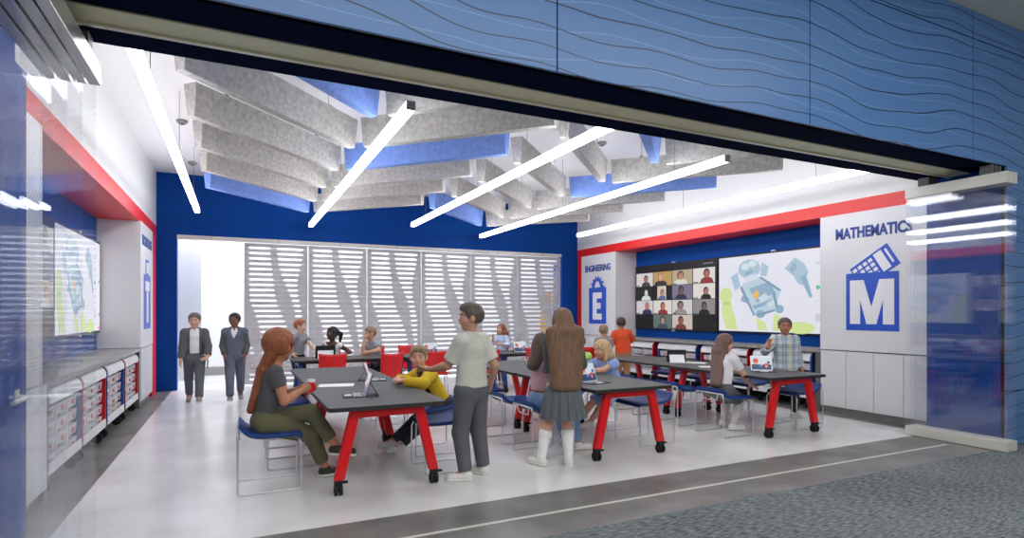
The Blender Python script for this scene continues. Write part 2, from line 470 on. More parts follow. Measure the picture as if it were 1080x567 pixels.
# ------------------------------------------------------------------ storage carts and their bins
def make_cart(name, label, side, yc, blue, mirror=False):
    """front faces the room; built facing -x then turned for the left wall"""
    W = 1.13; rz = 0 if side > 0 else PI
    x = (XR + 0.0) if side > 0 else (XL - 0.0)
    t = thing(name, label, 'storage cart', (x, yc, 0), rz, 'storage carts under the counters')
    cm = 'cartblue' if blue else 'cartred'
    prof = [(0.0, 0.22), (0.0, 0.76)]
    for k in range(7):
        a = k / 6 * PI / 2; prof.append((0.10 - 0.10 * math.cos(a), 0.78 + 0.10 * math.sin(a)))
    prof += [(0.44, 0.88), (0.44, 0.16), (0.02, 0.16)]
    for sgn in (-1, 1):
        y0 = sgn * W / 2
        MB().prism(prof, lambda u, v, tt: (u, tt, v), y0 - 0.02 * (sgn > 0), y0 + 0.02 * (sgn < 0)).build('side_panel', cm, t)
    # rolled white lid
    lid = []
    out = [(-0.008, 0.75)] + [(0.10 - 0.108 * math.cos(k / 6 * PI / 2), 0.78 + 0.108 * math.sin(k / 6 * PI / 2)) for k in range(7)] + [(0.43, 0.888)]
    inn = [(u + 0.012, v - 0.008) for u, v in out][::-1]
    inn[-1] = (0.004, 0.75)
    MB().prism(out + inn, lambda u, v, tt: (u, tt, v), -W / 2 + 0.021, W / 2 - 0.021).build('lid', 'lid', t)
    MB().box(0.0, 0.43, -W / 2 + 0.02, W / 2 - 0.02, 0.17, 0.20).build('base_shelf', 'lid', t)
    MB().box(-0.004, 0.012, -W / 2 + 0.02, W / 2 - 0.02, 0.17, 0.26).build('front_lip', 'lid', t)
    MB().box(0.42, 0.44, -W / 2 + 0.02, W / 2 - 0.02, 0.20, 0.87).build('back_panel', 'lid', t)
    for q in (-1, 1):
        MB().box(0.03, 0.42, q * W / 6 - 0.008, q * W / 6 + 0.008, 0.2, 0.74).build('divider', 'lid', t)
    for yy in (-0.45, 0.45):
        for xx in (0.07, 0.37):
            c = MB(); c.tube([(xx, yy - 0.014, 0.055), (xx, yy + 0.014, 0.055)], 0.055, 14); c.box(xx - 0.02, xx + 0.02, yy - 0.02, yy + 0.02, 0.09, 0.17)
            c.build('caster', 'blackrub', t)
    return t


def bin_mesh():
    m = MB(); w, d, h = 0.15, 0.15, 0.10
    m.hexa([(-d, -w + .01, 0), (d, -w + .01, 0), (d, w - .01, 0), (-d, w - .01, 0)], [(-d - .01, -w, h), (d, -w, h), (d, w, h), (-d - .01, w, h)])
    return m


bin0 = None
ORD = {0: 'nearest', 1: 'second', 2: 'third', 3: 'farthest'}
ROWN = ['bottom row', 'second row up', 'third row up', 'top row']; COLN = ['near column', 'middle column', 'far column']
for side, ys in ((-1, (6.41, 7.58, 8.78, 10.0)), (1, (6.58, 7.81, 9.06, 10.34))):
    for ci, yc in enumerate(ys):
        blue = (ci % 2 == 0)
        sn = 'left' if side < 0 else 'right'
        cn = '%s-sided storage cart, %s one under the %s counter' % ('blue' if blue else 'red', ORD[ci], sn)
        make_cart('storage_cart', 'white-topped ' + cn, side, yc, blue)
        for c in range(3):
            for r in range(4):
                yy = yc + (c - 1) * (1.13 / 3)
                xx = (XR + 0.19) if side > 0 else (XL - 0.19)
                z = 0.2 + r * 0.135
                lab = 'frosted kit bin, %s, %s of the %s cart under the %s counter' % (ROWN[r], COLN[c], ORD[ci], sn)
                if bin0 is None:
                    bin0 = thing('storage_bin', lab, 'bin', (xx, yy, z), PI, 'kit bins in the storage carts')
                    bin_mesh().build('tray', 'bin', bin0, bevel=0.004)
                    k = MB(); k.box(-0.172, -0.158, -0.035, 0.035, 0.03, 0.07); k.build('label_plate', 'binparts', bin0)
                    k = MB()
                    rg = random.Random(3)
                    N_ = 9
                    k.v = [(-.13 + .26 * i / N_, -.13 + .26 * j / N_, 0.098 + rg.random() * .02) for i in range(N_ + 1) for j in range(N_ + 1)]
                    k.f = [(i * (N_ + 1) + j, (i + 1) * (N_ + 1) + j, (i + 1) * (N_ + 1) + j + 1, i * (N_ + 1) + j + 1) for i in range(N_) for j in range(N_)]
                    k.build('kit_parts', 'binparts', bin0)
                else:
                    dup(bin0, (xx, yy, z), PI if side < 0 else 0, lab, 'kit bins in the storage carts')
bin0.rotation_euler = (0, 0, PI)

# ------------------------------------------------------------------ slatted sliding screen in the back opening
tt = thing('sliding_screen_track', 'pale grey overhead track along the top of the slatted screens', 'track', (3.26, YB + 0.06, 3.0))
MB().box(-4.31, 4.3, -0.07, 0.05, -0.055, 0.02).build('channel', 'rail', tt)
for k in range(-3, 4): MB().box(k * 1.24 - 0.004, k * 1.24 + 0.004, -0.0715, -0.069, -0.055, 0.02).build('joint', 'charcoal', tt)


def slat_panel():
    W, H0, H1, NR_ = 1.22, 0.05, 2.93, 26
    p = MB(); pitch = (H1 - H0 - 0.08) / NR_; fw = 0.03
    def fn(u, v, t): return (u, t, v)
    for r in range(NR_ + 1):
        z = H0 + 0.04 + r * pitch
        p.box(fw, W - fw, -0.008, 0.008, z - pitch * 0.30, z + pitch * 0.30)
    for r in range(NR_):
        z0 = H0 + 0.04 + r * pitch + pitch * 0.30; z1 = H0 + 0.04 + (r + 1) * pitch - pitch * 0.30
        t = 1 - (r + 0.5) / NR_
        sm = lambda x: (max(0, min(1, x)) ** 2) * (3 - 2 * max(0, min(1, x)))
        b1 = 0.45 + 0.40 * sm(t * 1.15); hw1 = 0.05 + 0.075 * math.exp(-((t - 0.42) / 0.16) ** 2)
        b2 = -0.20 + 0.42 * sm(t * 1.1); hw2 = 0.045 + 0.055 * math.exp(-((t - 0.55) / 0.2) ** 2)
        b3 = 0.98 - 0.12 * math.exp(-((t - 0.3) / 0.2) ** 2); 
        blocks = [(0.0, 0.05), (b2 - hw2, b2 + hw2), (b1 - hw1, b1 + hw1), (b3, 1.0), (0.96, 1.0)]
        blocks = sorted((max(0, a), min(1, b)) for a, b in blocks if b > 0 and a < 1)
        mer = []
        for a, b in blocks:
            if mer and a <= mer[-1][1] + 0.07: mer[-1][1] = max(mer[-1][1], b)
            else: mer.append([a, b])
        zm = (z0 + z1) / 2; e = 0.03
        for a, b in mer:
            a = fw + a * (W - 2 * fw); b = fw + b * (W - 2 * fw)
            le = a if a <= fw + .001 else a - e; re = b if b >= W - fw - .001 else b + e
            # solid piece whose free ends are notched so each slot tapers to a point
            q = 0.0012
            p.prism([(le, z0), (re, z0), (b, zm - q), (a, zm - q)], fn, -0.008, 0.008)
            p.prism([(a, zm + q), (b, zm + q), (re, z1), (le, z1)], fn, -0.008, 0.008)
    f = MB(); f.box(0, fw, -0.02, 0.02, H0, H1); f.box(W - fw, W, -0.02, 0.02, H0, H1); f.box(fw, W - fw, -0.02, 0.02, H0, H0 + 0.05); f.box(fw, W - fw, -0.02, 0.02, H1 - 0.05, H1)
    return p, f


sp_, sf_ = slat_panel()
names = ['leftmost', 'second from left', 'third from left', 'third from right', 'second from right', 'rightmost']
s0 = thing('slatted_screen_panel', 'grey slatted metal screen panel in the back opening, leftmost', 'screen panel', (0.13, YB + 0.05, 0), 0, 'slatted screen panels across the back')
sp_.build('slats', 'slat', s0); sf_.build('frame', 'slat', s0)
for i in range(1, 6):
    dup(s0, (0.13 + i * 1.238, YB + 0.05, 0), 0, 'grey slatted metal screen panel in the back opening, ' + names[i])

# coloured frames seen through the screen in the hallway
M['orangeboard'] = mat('orange_board', (236, 160, 60), 0.6)
for x, m, z0, z1, lb in ((9.08, 'bluesign', 0.5, 3.0, 'blue board on the far hallway wall seen through the screen'), (8.62, 'orangeboard', 0.5, 2.1, 'orange board on the far hallway wall seen through the screen')):
    t = thing('wall_board', lb, 'board', (x, 15.55, 0)); MB().box(-0.17, 0.17, -0.03, 0.03, z0, z1).build('board', m, t); MB().box(-0.18, 0.18, -0.02, 0.04, z0 - .05, z0).build('bottom_rail', 'charcoal', t)

# ------------------------------------------------------------------ wall signs
def mapR(yc, zc, x=XR - 0.03): return lambda u, v, t=0.0: (x - t, yc - u, zc + v)
def mapL(yc, zc, x=XL + 0.03): return lambda u, v, t=0.0: (x + t, yc + u, zc + v)


def rect(a, b, c, d): return [(a, c), (b, c), (b, d), (a, d)]


def sign(kind, label, fn, word, size, sx):
    t = thing('wall_sign', label, 'sign', fn(0, 0))
    loc = Vector(t.location)
    g = lambda u, v, tt=0.0: tuple(Vector(fn(u, v, tt)) - loc)
    text_obj('lettering', word, size, 'signtext', lambda u, v, z: g(u, v, z), t, bold=size * 0.036, sx=sx)
    return t, g


def glyph(name, polys, m, g, t, t0=0.0, t1=0.006):
    mb = MB()
    for p in polys: mb.prism(p, g, t0, t1)
    return mb.build(name, m, t)


# MATHEMATICS
t, g = sign('m', 'MATHEMATICS sign with a calculator over a white letter M in a blue block', mapR(5.055, 2.585), 'MATHEMATICS', 0.215, 0.74)
zb, zt = 1.255 - 2.585, 2.07 - 2.585
glyph('blue_block', [rect(-0.37, 0.37, zb, zt)], 'bluesign', g, t, 0.001, 0.006)
mw, mb_, mt_ = 0.31, zb + 0.09, zt - 0.10
stw = 0.155
lm = [(-mw, mb_), (-mw + 0.15, mb_), (-mw + 0.15, mb_ + 0.34), (-0.07, mb_), (0.07, mb_), (mw - 0.15, mb_ + 0.34), (mw - 0.15, mb_), (mw, mb_), (mw, mt_), (mw - 0.20, mt_), (0.0, mb_ + 0.24), (-mw + 0.20, mt_), (-mw, mt_)]
polys = [lm]
glyph('letter', polys, 'signwhite', g, t, 0.006, 0.009)
# calculator poking out of the block, tilted
ca = math.radians(32); cx, cz = 0.02, zt + 0.07
def rot(p): return [(cx + u * math.cos(ca) - v * math.sin(ca), cz + u * math.sin(ca) + v * math.cos(ca)) for u, v in p]
def clipz(poly, z):
    out = []
    for i in range(len(poly)):
        a, b = poly[i], poly[(i + 1) % len(poly)]
        if a[1] >= z: out.append(a)
        if (a[1] >= z) != (b[1] >= z):
            s = (z - a[1]) / (b[1] - a[1]); out.append((a[0] + (b[0] - a[0]) * s, z))
    return out
def calc(polys):
    r = [clipz(rot(p), zt) for p in polys]
    return [p for p in r if len(p) > 2]
glyph('calculator_body', calc([rect(-0.29, 0.33, -0.17, 0.17)]), 'bluesign', g, t, 0.001, 0.006)
keys = [rect(-0.265 + i * 0.085, -0.205 + i * 0.085, -0.145 + j * 0.075, -0.095 + j * 0.075) for i in range(4) for j in range(4)]
glyph('calculator_keys', calc(keys), 'signwhite', g, t, 0.006, 0.009)
glyph('calculator_display', calc([rect(0.09, 0.215, -0.14, 0.145), rect(0.255, 0.285, -0.10, 0.12)]), 'signwhite', g, t, 0.006, 0.009)
# ENGINEERING
t, g = sign('e', 'ENGINEERING sign with a gear over a white letter E in a blue block', mapR(11.83, 2.54), 'ENGINEERING', 0.215, 0.80)
zb, zt = 1.24 - 2.54, 2.13 - 2.54
glyph('blue_block', [rect(-0.37, 0.37, zb, zt)], 'bluesign', g, t, 0.001, 0.006)
eb, et = zb + 0.10, zt - 0.12
glyph('letter', [rect(-0.2, -0.02, eb, et), rect(-0.02, 0.19, et - 0.15, et), rect(-0.02, 0.15, (eb + et) / 2 - 0.07, (eb + et) / 2 + 0.08), rect(-0.02, 0.19, eb, eb + 0.15)], 'signwhite', g, t, 0.006, 0.009)
gear = []
for k in range(64):
    a = PI * k / 63; ph = (k % 9)
    r = 0.29 if ph < 4 else 0.235
    gear.append((r * math.cos(a), zt + r * math.sin(a)))
mbg = MB()
outer = gear[:64]
for k in range(63):
    a0, a1 = PI * k / 63, PI * (k + 1) / 63
    i0 = (0.12 * math.cos(a0), zt + 0.16 * math.sin(a0)); i1 = (0.12 * math.cos(a1), zt + 0.16 * math.sin(a1))
    mbg.prism([i0, outer[k], outer[k + 1], i1], g, 0.001, 0.006)
mbg.build('gear', 'bluesign', t)
# TECHNOLOGY (left wall)
t, g = sign('t', 'TECHNOLOGY sign with a white letter T in a blue block on the left wall', mapL(11.3, 2.60), 'TECHNOLOGY', 0.215, 0.80)
zb, zt = 1.24 - 2.60, 2.13 - 2.60
glyph('blue_block', [rect(-0.37, 0.37, zb, zt)], 'bluesign', g, t, 0.001, 0.006)
glyph('letter', [rect(-0.24, 0.24, zt - 0.26, zt - 0.1), rect(-0.09, 0.09, zb + 0.1, zt - 0.26)], 'signwhite', g, t, 0.006, 0.009)
glyph('device_outline', [rect(-0.16, 0.16, zt, zt + 0.26)], 'bluesign', g, t, 0.001, 0.006)
glyph('device_screen', [rect(-0.12, 0.12, zt + 0.03, zt + 0.21)], 'signwhite', g, t, 0.006, 0.009)

# ------------------------------------------------------------------ wall screens
SC = {}
def sc(col, e=0.85):
    k = (col, e)
    if k not in SC: SC[k] = screen('screen_%d_%d_%d' % col, col, e)
    return SC[k]


def ell(cx, cy, rx, ry, n=18, a0=0, a1=2 * PI): return [(cx + rx * math.cos(a0 + (a1 - a0) * k / n), cy + ry * math.sin(a0 + (a1 - a0) * k / n)) for k in range(n)]


def screen_thing(label, fn, W, H):
    t = thing('wall_screen', label, 'screen', fn(0, 0)); loc = Vector(t.location)
    g = lambda u, v, tt=0.0: tuple(Vector(fn(u, v, tt)) - loc)
    MB().prism(rect(-W / 2, W / 2, -H / 2, H / 2), g, 0.0, 0.05).build('bezel', 'bezel', t)
    MB().prism(rect(-0.03, 0.05, H / 2 + .001, H / 2 + 0.022), g, 0.01, 0.05).build('camera', 'silver', t)
    MB().prism(rect(-0.03, 0.05, -H / 2 - 0.022, -H / 2 - .001), g, 0.01, 0.05).build('indicator', 'silver', t)
    return t, g


FACES = [  # bg, skin, hair, clothes, dx
    ((226, 222, 224), (170, 120, 100), (40, 34, 40), (70, 70, 76), 0.0), ((200, 160, 90), (220, 170, 140), (180, 140, 70), (50, 46, 40), 0.0),
    ((196, 176, 148), (200, 140, 110), (90, 60, 50), (230, 226, 220), 0.0), ((240, 232, 232), (196, 110, 90), (50, 26, 30), (150, 50, 50), 0.1),
    ((26, 26, 28), (225, 218, 214), (60, 60, 60), (230, 230, 232), 0.0), ((224, 210, 196), (200, 150, 120), (110, 90, 80), (90, 110, 160), 0.0),
    ((128, 122, 150), (120, 90, 84), (40, 36, 42), (44, 46, 70), 0.0), ((238, 230, 226), (188, 120, 100), (36, 26, 26), (20, 20, 22), 0.05),
    ((220, 214, 220), (206, 120, 90), (160, 150, 150), (40, 50, 90), 0.08), ((232, 226, 220), (200, 120, 90), (120, 50, 40), (150, 40, 50), 0.0),
    ((220, 216, 214), (150, 120, 110), (40, 40, 40), (150, 150, 148), 0.0), ((150, 146, 144), (110, 96, 90), (26, 24, 24), (20, 20, 20), 0.0),
    ((96, 120, 110), (190, 140, 130), (40, 36, 46), (60, 70, 100), 0.0), ((216, 200, 190), (150, 90, 70), (30, 24, 24), (120, 50, 50), 0.0)]


def video_wall(t, g, cols, z1, pitch, faces, e=0.8):
    i = 0
    layout = [(c, r) for r in range(3) for c in range(4)] + [(1, 3), (2, 3)]
    for (c, r) in layout:
        bg, skin, hair, cl, dx = faces[i]; u0, u1 = cols[c]; i += 1
        if i == 6: m_ = (u0 + u1) / 2; u0, u1 = m_ - 0.17, m_ + 0.12
        v1 = z1 - r * pitch; v0 = v1 - pitch + 0.012
        p = MB().prism(rect(u0, u1, v0, v1), g, 0.05, 0.053).build('video_tile', sc(bg, e), t)
        rg = random.Random(i * 7 + 1); sz = rg.uniform(.85, 1.3); cx = (u0 + u1) / 2 + dx + rg.uniform(-.06, .06); hh = (v1 - v0) * min(sz, 1.06)
        # figure on the call: shoulders, hair, face
        MB().prism([(max(cx - .17 * sz, u0 + .01), v0), (min(cx + .17 * sz, u1 - .01), v0), (min(cx + .14 * sz, u1 - .02), v0 + hh * .24), (cx + .06, v0 + hh * .36), (cx - .06, v0 + hh * .36), (max(cx - .14 * sz, u0 + .02), v0 + hh * .24)], g, 0.053, 0.0545).build('clothing', sc(cl, e), p)
        MB().prism(ell(cx, v0 + hh * .60, .08 * sz, hh * .29), g, 0.0545, 0.056).build('hair', sc(hair, e), p)
        MB().prism(ell(cx + .008, v0 + hh * .54, .058 * sz, hh * .23), g, 0.056, 0.0575).build('face', sc(skin, e), p)
        MB().prism(rect(u0 + .01, u0 + .14, v0 + .006, v0 + .026), g, 0.0575, 0.058).build('name_strip', sc((60, 60, 64), e), p)


t, g = screen_thing('black wall screen showing a video call grid of fourteen people', mapR((11.05 + 8.47) / 2, 1.865, NR), 2.58, 1.47)
cols = [(-1.25, -0.66), (-0.635, -0.03), (-0.01, 0.6), (0.625, 1.23)]
video_wall(t, g, cols, 0.56, 0.32, FACES)
MB().prism(rect(0.9, 1.18, 0.635, 0.66), g, 0.05, 0.053).build('toolbar', sc((150, 150, 150), 0.6), t)

BLU, BLU2, BLU3 = (190, 212, 226), (172, 198, 216), (148, 178, 202)
GRN, GRN2 = (212, 230, 156), (192, 214, 136)


def drawing(t, g, W, H, flip=1, e=0.9):
    bg = MB().prism(rect(-W / 2 + .03, W / 2 - .03, -H / 2 + .03, H / 2 - .03), g, 0.05, 0.052).build('display', sc((232, 232, 244), e), t)
    def P(polys, col, a, b, nm):
        mb = MB()
        for p in polys: mb.prism([(u * W, v * H) for u, v in p], g, a, b)
        mb.build(nm, sc(col, e), bg)
    P([[(-.27, .12), (-.10, .2), (.07, .02), (.02, -.22), (-.14, -.28), (-.20, -.1)]], BLU, .052, .053, 'machine_body')
    P([ell(-.20, .31, .10, .12), [(-.37, .22), (-.31, .28), (-.28, .1), (-.33, .04)], [(-.09, .38), (-.03, .32), (-.05, .2), (-.1, .22)]], BLU2, .0521, .0535, 'machine_head')
    P([ell(-.235, .34, .035, .045), ell(-.17, .37, .035, .045), [(-.25, .2), (-.14, .25), (-.13, .18), (-.22, .14)]], (214, 226, 236), .0535, .0545, 'machine_detail')
    P([[(-.20, .06), (-.02, .14), (.02, .0), (-.13, -.12)]], BLU3, .053, .054, 'machine_opening')
    P([[(-.17, -.02), (-.13, .05), (-.11, -.02), (-.14, -.09)]], (240, 190, 110), .054, .055, 'machine_core')
    P([[(-.12, -.06), (-.06, .0), (-.03, -.05), (-.09, -.12)], [(-.05, -.13), (.04, -.05), (.05, -.11), (-.02, -.19)]], (208, 222, 232), .054, .055, 'machine_gears')
    P([[(-.285, .08), (-.265, .10), (-.145, -.27), (-.16, -.285)], [(-.11, .19), (-.095, .205), (.075, .03), (.06, .01)], [(-.13, -.26), (.02, -.20), (.025, -.225), (-.12, -.29)], [(.0, .0), (.02, .02), (.05, -.17), (.03, -.19)]], (128, 160, 186), .0545, .0555, 'machine_edges')
    P([[(-.24, .26), (-.17, .29), (-.165, .265), (-.235, .235)]], (140, 170, 194), .0555, .0565, 'machine_vent')
    P([[(-.17, -.16), (.03, -.06), (.04, -.1), (-.15, -.2)], [(-.26, -.02), (-.2, -.06), (-.21, -.13), (-.28, -.09)]], BLU3, .053, .0545, 'machine_struts')
    P([[(.10, .28), (.18, .40), (.25, .32), (.28, .22), (.24, .06), (.2, .1), (.17, .18)]], BLU2, .052, .053, 'arm_part')
    P([[(.13, .27), (.18, .34), (.2, .28), (.16, .22)], [(.22, .16), (.26, .2), (.31, -.06), (.29, -.08)]], BLU3, .053, .054, 'arm_teeth')
    P([ell(-.42, -.02, .06, .11), ell(-.41, -.2, .055, .1), [(-.46, -.24), (-.34, -.24), (-.31, -.46), (-.42, -.46)]], GRN, .052, .053, 'green_arm')
    P([[(-.45, -.1), (-.37, -.1), (-.37, -.14), (-.45, -.14)]], GRN2, .053, .054, 'green_arm_joint')
    P([[(-.12, -.46), (-.14, -.3), (-.06, -.36), (-.04, -.46)], [(0., -.46), (.02, -.24), (.1, -.34), (.12, -.46)], ell(.22, -.42, .11, .07)], GRN, .052, .053, 'green_base')
    P([ell(-.1, -.26, .04, .05)], BLU3, .0535, .0545, 'wheel'); P([ell(.06, -.2, .035, .05)], BLU3, .0535, .0545, 'wheel')
    P([ell(.46, .06, .012, .022), ell(.46, -.3, .012, .022)], (150, 70, 190), .052, .053, 'toolbar_icons')
    P([ell(.46, -.45, .014, .022)], (224, 60, 130), .052, .053, 'toolbar_icon_pink')
    P([ell(.35, .04, .016, .025)], (90, 200, 160), .052, .053, 'toolbar_icon_green')
    P([rect(.33, .38, -.34, -.26), rect(.33, .4, .3, .32), rect(.33, .4, -.12, -.11), ell(.46, .25, .014, .02)], (208, 208, 222), .052, .053, 'toolbar_fields')


t, g = screen_thing('black wall screen showing a grey and green machine drawing on the right wall', mapR((8.45 + 5.9) / 2, 1.865, NR), 2.55, 1.47)
drawing(t, g, 2.55, 1.47)
t, g = screen_thing('wall screen with a machine drawing seen through the glass on the left wall', mapL((8.16 + 10.55) / 2, 1.89, NL), 2.42, 1.36)
drawing(t, g, 2.42, 1.36, e=0.95)
t, g = screen_thing('left wall screen of video callers partly hidden behind the white end panel', mapL((5.7 + 8.14) / 2, 1.89, NL), 2.42, 1.36)
cols = [(-1.18, -0.62), (-0.60, -0.02), (0.0, 0.58), (0.60, 1.18)]
video_wall(t, g, cols, 0.56, 0.30, FACES[::-1])
# ------------------------------------------------------------------ ceiling baffles
BL, BH = 2.40, 0.34


def make_baffle(m, label):
    t = thing('ceiling_baffle', label, 'baffle', (0, 0, 0), 0, 'felt ceiling baffles')
    mb = MB(); L = BL / 2; wb, wt = 0.05, 0.085
    mb.hexa([(-L + .012, -wb, 0), (L - .012, -wb, 0), (L - .012, wb, 0), (-L + .012, wb, 0)], [(-L, -wt, BH), (L, -wt, BH), (L, wt, BH), (-L, wt, BH)])
    mb.build('felt_board', m, t, bevel=0.006)
    for x in (-0.75, 0.75):
        MB().tube([(x, 0, BH + .03), (x, 0, 0.695)], 0.003, 6).build('suspension_wire', 'wire', t)
        MB().box(x - .02, x + .02, -.03, .03, BH, BH + .035).build('clip', 'charcoal', t)
    return t


bg = bb = None
COLN2 = {'A': 'leftmost row', 'B': 'second row from left', 'C': 'third row from left', 'D': 'rightmost row'}
ORDB = ['nearest', 'second', 'third', 'fourth', 'fifth', 'farthest']
rows = {'A': [(0.415, 5.06 + 1.225 * k, PI / 4, k in (0, 5)) for k in range(6)],
        'B': [(2.24, 4.95 + 1.225 * k, -PI / 4, k == 2) for k in range(6)],
        'C': [(4.19, 5.23 + 1.222 * k, PI / 4, k in (0, 5)) for k in range(6)],
        'D': [(6.05, 5.21 + 1.225 * k, -PI / 4, k == 2) for k in range(6)]}
for key, lst in rows.items():
    for k, (x, y, a, blue) in enumerate(lst):
        lab = '%s felt ceiling baffle, %s of the %s of hanging baffles' % ('blue' if blue else 'grey speckled', ORDB[k], COLN2[key])
        src = bb if blue else bg
        if src is None:
            src = make_baffle('feltb' if blue else 'feltg', lab); src.location = (x, y, 3.5); src.rotation_euler = (0, 0, a)
            if blue: bb = src
            else: bg = src
        else:
            dup(src, (x, y, 3.5), a, lab)

# ------------------------------------------------------------------ linear lights
def make_led(label, loc, L):
    t = thing('linear_light', label, 'light', loc, 0, 'linear pendant lights')
    n = 3
    for i in range(n):
        a = i * L / n + (0.012 if i else 0.02); b = (i + 1) * L / n - (0.0 if i < n - 1 else 0.02)
        MB().box(-0.037, 0.037, a, b, -0.037, 0.037).build('diffuser', 'led', t)
        if i: MB().box(-0.0375, 0.0375, i * L / n, i * L / n + 0.012, -0.0375, 0.0375).build('joint', 'silver', t)
    for y in (0, L - 0.02): MB().box(-0.039, 0.039, y, y + 0.02, -0.039, 0.039).build('end_cap', 'lid', t)
    for y in (0.9, L / 2, L - 0.9): MB().tube([(0, y, 0.042), (0, y, 0.895)], 0.003, 6).build('suspension_wire', 'wire', t)
    return t


l0 = None
for (x, y1), nm in zip(((-0.63, 11.47), (1.36, 12.35), (3.23, 11.42), (5.15, 12.42), (7.12, 11.3)), ('leftmost, by the white bulkhead', 'second from left', 'middle one', 'second from right', 'rightmost, along the red-banded wall')):
    lab = 'long white linear pendant light, ' + nm
    L_ = 7.5 if y1 > 12 else 6.95
    if l0 is None: l0 = {}
    if L_ not in l0: l0[L_] = make_led(lab, (x, y1 - L_, 3.3), L_)
    else: dup(l0[L_], (x, y1 - L_, 3.3), 0, lab)

for i, (p, lb) in enumerate((((-0.695, 9.245), 'nearer of the two by the left light'), ((-0.719, 11.72), 'farther of the two by the left light'), ((5.206, 7.55), 'between the right baffle rows'))):
    t = thing('ceiling_detector', 'small round white ceiling detector, ' + lb, 'detector', (p[0], p[1], ZC))
    MB().lathe([(0.075, -0.0), (0.075, -0.02), (0.05, -0.045)], n=24).build('base', 'kick', t, smooth=False)
    MB().lathe([(0.03, -0.045), (0.03, -0.055), (0.015, -0.062)], n=16).build('sensor', 'charcoal', t)

# ------------------------------------------------------------------ stacked glass panels
def glass_panel(label, x, y0, y1, floor_rail=True):
    t = thing('glass_panel', label, 'glass panel', (x, (y0 + y1) / 2, 0), 0, 'parked sliding glass panels'); L = (y1 - y0) / 2
    MB().box(-0.006, 0.006, -L, L, 0.115, 2.905).build('pane', 'glass', t)
    r = MB(); r.box(-0.03, 0.03, -L, L, 2.905, 3.03); r.build('top_rail', 'rail' if x > 0 else 'alu', t, bevel=0.004)
    MB().box(-0.03, 0.03, -L, L, 0.005, 0.115).build('bottom_rail', 'rail', t, bevel=0.004)
    for y in (-L + .2, L - .2): MB().box(-0.015, 0.015, y - .06, y + .06, 3.03, 3.13).build('roller', 'charcoal', t)
    return t


for i, x in enumerate((7.475, 7.555, 7.635)):
    glass_panel('tall fritted glass panel parked at the right jamb, ' + ('nearest the opening', 'middle of three', 'nearest the blue jamb')[i], x, 3.24, 4.28)
for i, x in enumerate((-1.01, -0.935, -0.86, -0.79)):
    glass_panel('tall fritted glass panel parked at the left jamb, ' + ('closest to the blue door', 'second from the door', 'third from the door', 'outermost by the opening')[i], x, 3.22, 4.3)

# ------------------------------------------------------------------ tables
TZ = 0.735


def rrect(x0, x1, y0, y1, r, n=5):
    out = []
    for cx, cy, a0 in ((x1 - r, y0 + r, -PI / 2), (x1 - r, y1 - r, 0), (x0 + r, y1 - r, PI / 2), (x0 + r, y0 + r, PI)):
        for k in range(n + 1):
            a = a0 + k / n * PI / 2; out.append((cx + r * math.cos(a), cy + r * math.sin(a)))
    return out


def make_table(label, loc, legmat, group, W=1.0, L=1.8, rz=0.0):
    t = thing('work_table', label, 'table', loc, rz, group)
    f = lambda u, v, z: (u, v, z)
    MB().prism(rrect(-W / 2, W / 2, -L / 2, L / 2, 0.05), f, TZ - 0.03, TZ).build('tabletop', 'top', t)
    MB().prism(rrect(-W / 2 - .003, W / 2 + .003, -L / 2 - .003, L / 2 + .003, 0.053), f, TZ - 0.034, TZ - 0.003).build('edge_band', 'edge', t)
    for sy in (-1, 1):
        y = sy * (L / 2 - 0.11)
        MB().box(-0.31, 0.31, y - 0.035, y + 0.035, TZ - 0.105, TZ - 0.034).build('crossbar', legmat, t, bevel=0.006)
        for sx in (-1, 1):
            tx, bx_ = sx * 0.272, sx * 0.405
            m = MB(); zt_, zb_ = TZ - 0.04, 0.125
            hw = 0.042
            m.hexa([(bx_ - hw, y - .032, zb_), (bx_ + hw, y - .032, zb_), (bx_ + hw, y + .032, zb_), (bx_ - hw, y + .032, zb_)],
                   [(tx - hw, y - .034, zt_), (tx + hw, y - .034, zt_), (tx + hw, y + .034, zt_), (tx - hw, y + .034, zt_)])
            lg = m.build('leg', legmat, t, bevel=0.008)
            c = MB(); q = bx_ + sx * 0.004
            for dx in (-0.02, 0.02): c.tube([(q + dx - .011, y, 0.047), (q + dx + .011, y, 0.047)], 0.047, 16)
            c.box(q - .03, q + .03, y - .03, y + .03, 0.085, 0.13); c.box(q - .01, q + .01, y - .02, y + .02, 0.03, 0.10)
            c.box(q - .02, q + .075, y - .02, y + .015, 0.098, 0.112)
            c.build('caster', 'blackrub', lg)
    for sx in (-0.2, 0.2): MB().box(sx - .02, sx + .02, -L / 2 + .14, L / 2 - .14, TZ - 0.075, TZ - 0.035).build('side_rail', 'black', t)
    return t


TX = (1.16, 3.70, 6.17)
tb0 = None
rowname = ('left', 'middle', 'right')
for i, x in enumerate(TX):
    for j, yc in enumerate((5.66, 7.48)):
        lab = 'charcoal work table on red caster legs, %s one of the %s pair' % (('front', 'rear')[j], rowname[i])
        if tb0 is None: tb0 = make_table(lab, (x, yc, 0), 'redmetal', 'red-legged tables in three rows')
        else: dup(tb0, (x, yc, 0), 0, lab)
tb1 = None
for i, x in enumerate((1.72, 3.54, 5.36)):
    lab = 'charcoal blue-legged work table before the slatted screen, ' + ('left of three', 'middle of three', 'right of three')[i]
    if tb1 is None: tb1 = make_table(lab, (x, 10.2, 0), 'navyleg', 'blue-legged tables along the back', W=0.9, L=1.8, rz=PI / 2)
    else: dup(tb1, (x, 10.2, 0), PI / 2, lab)

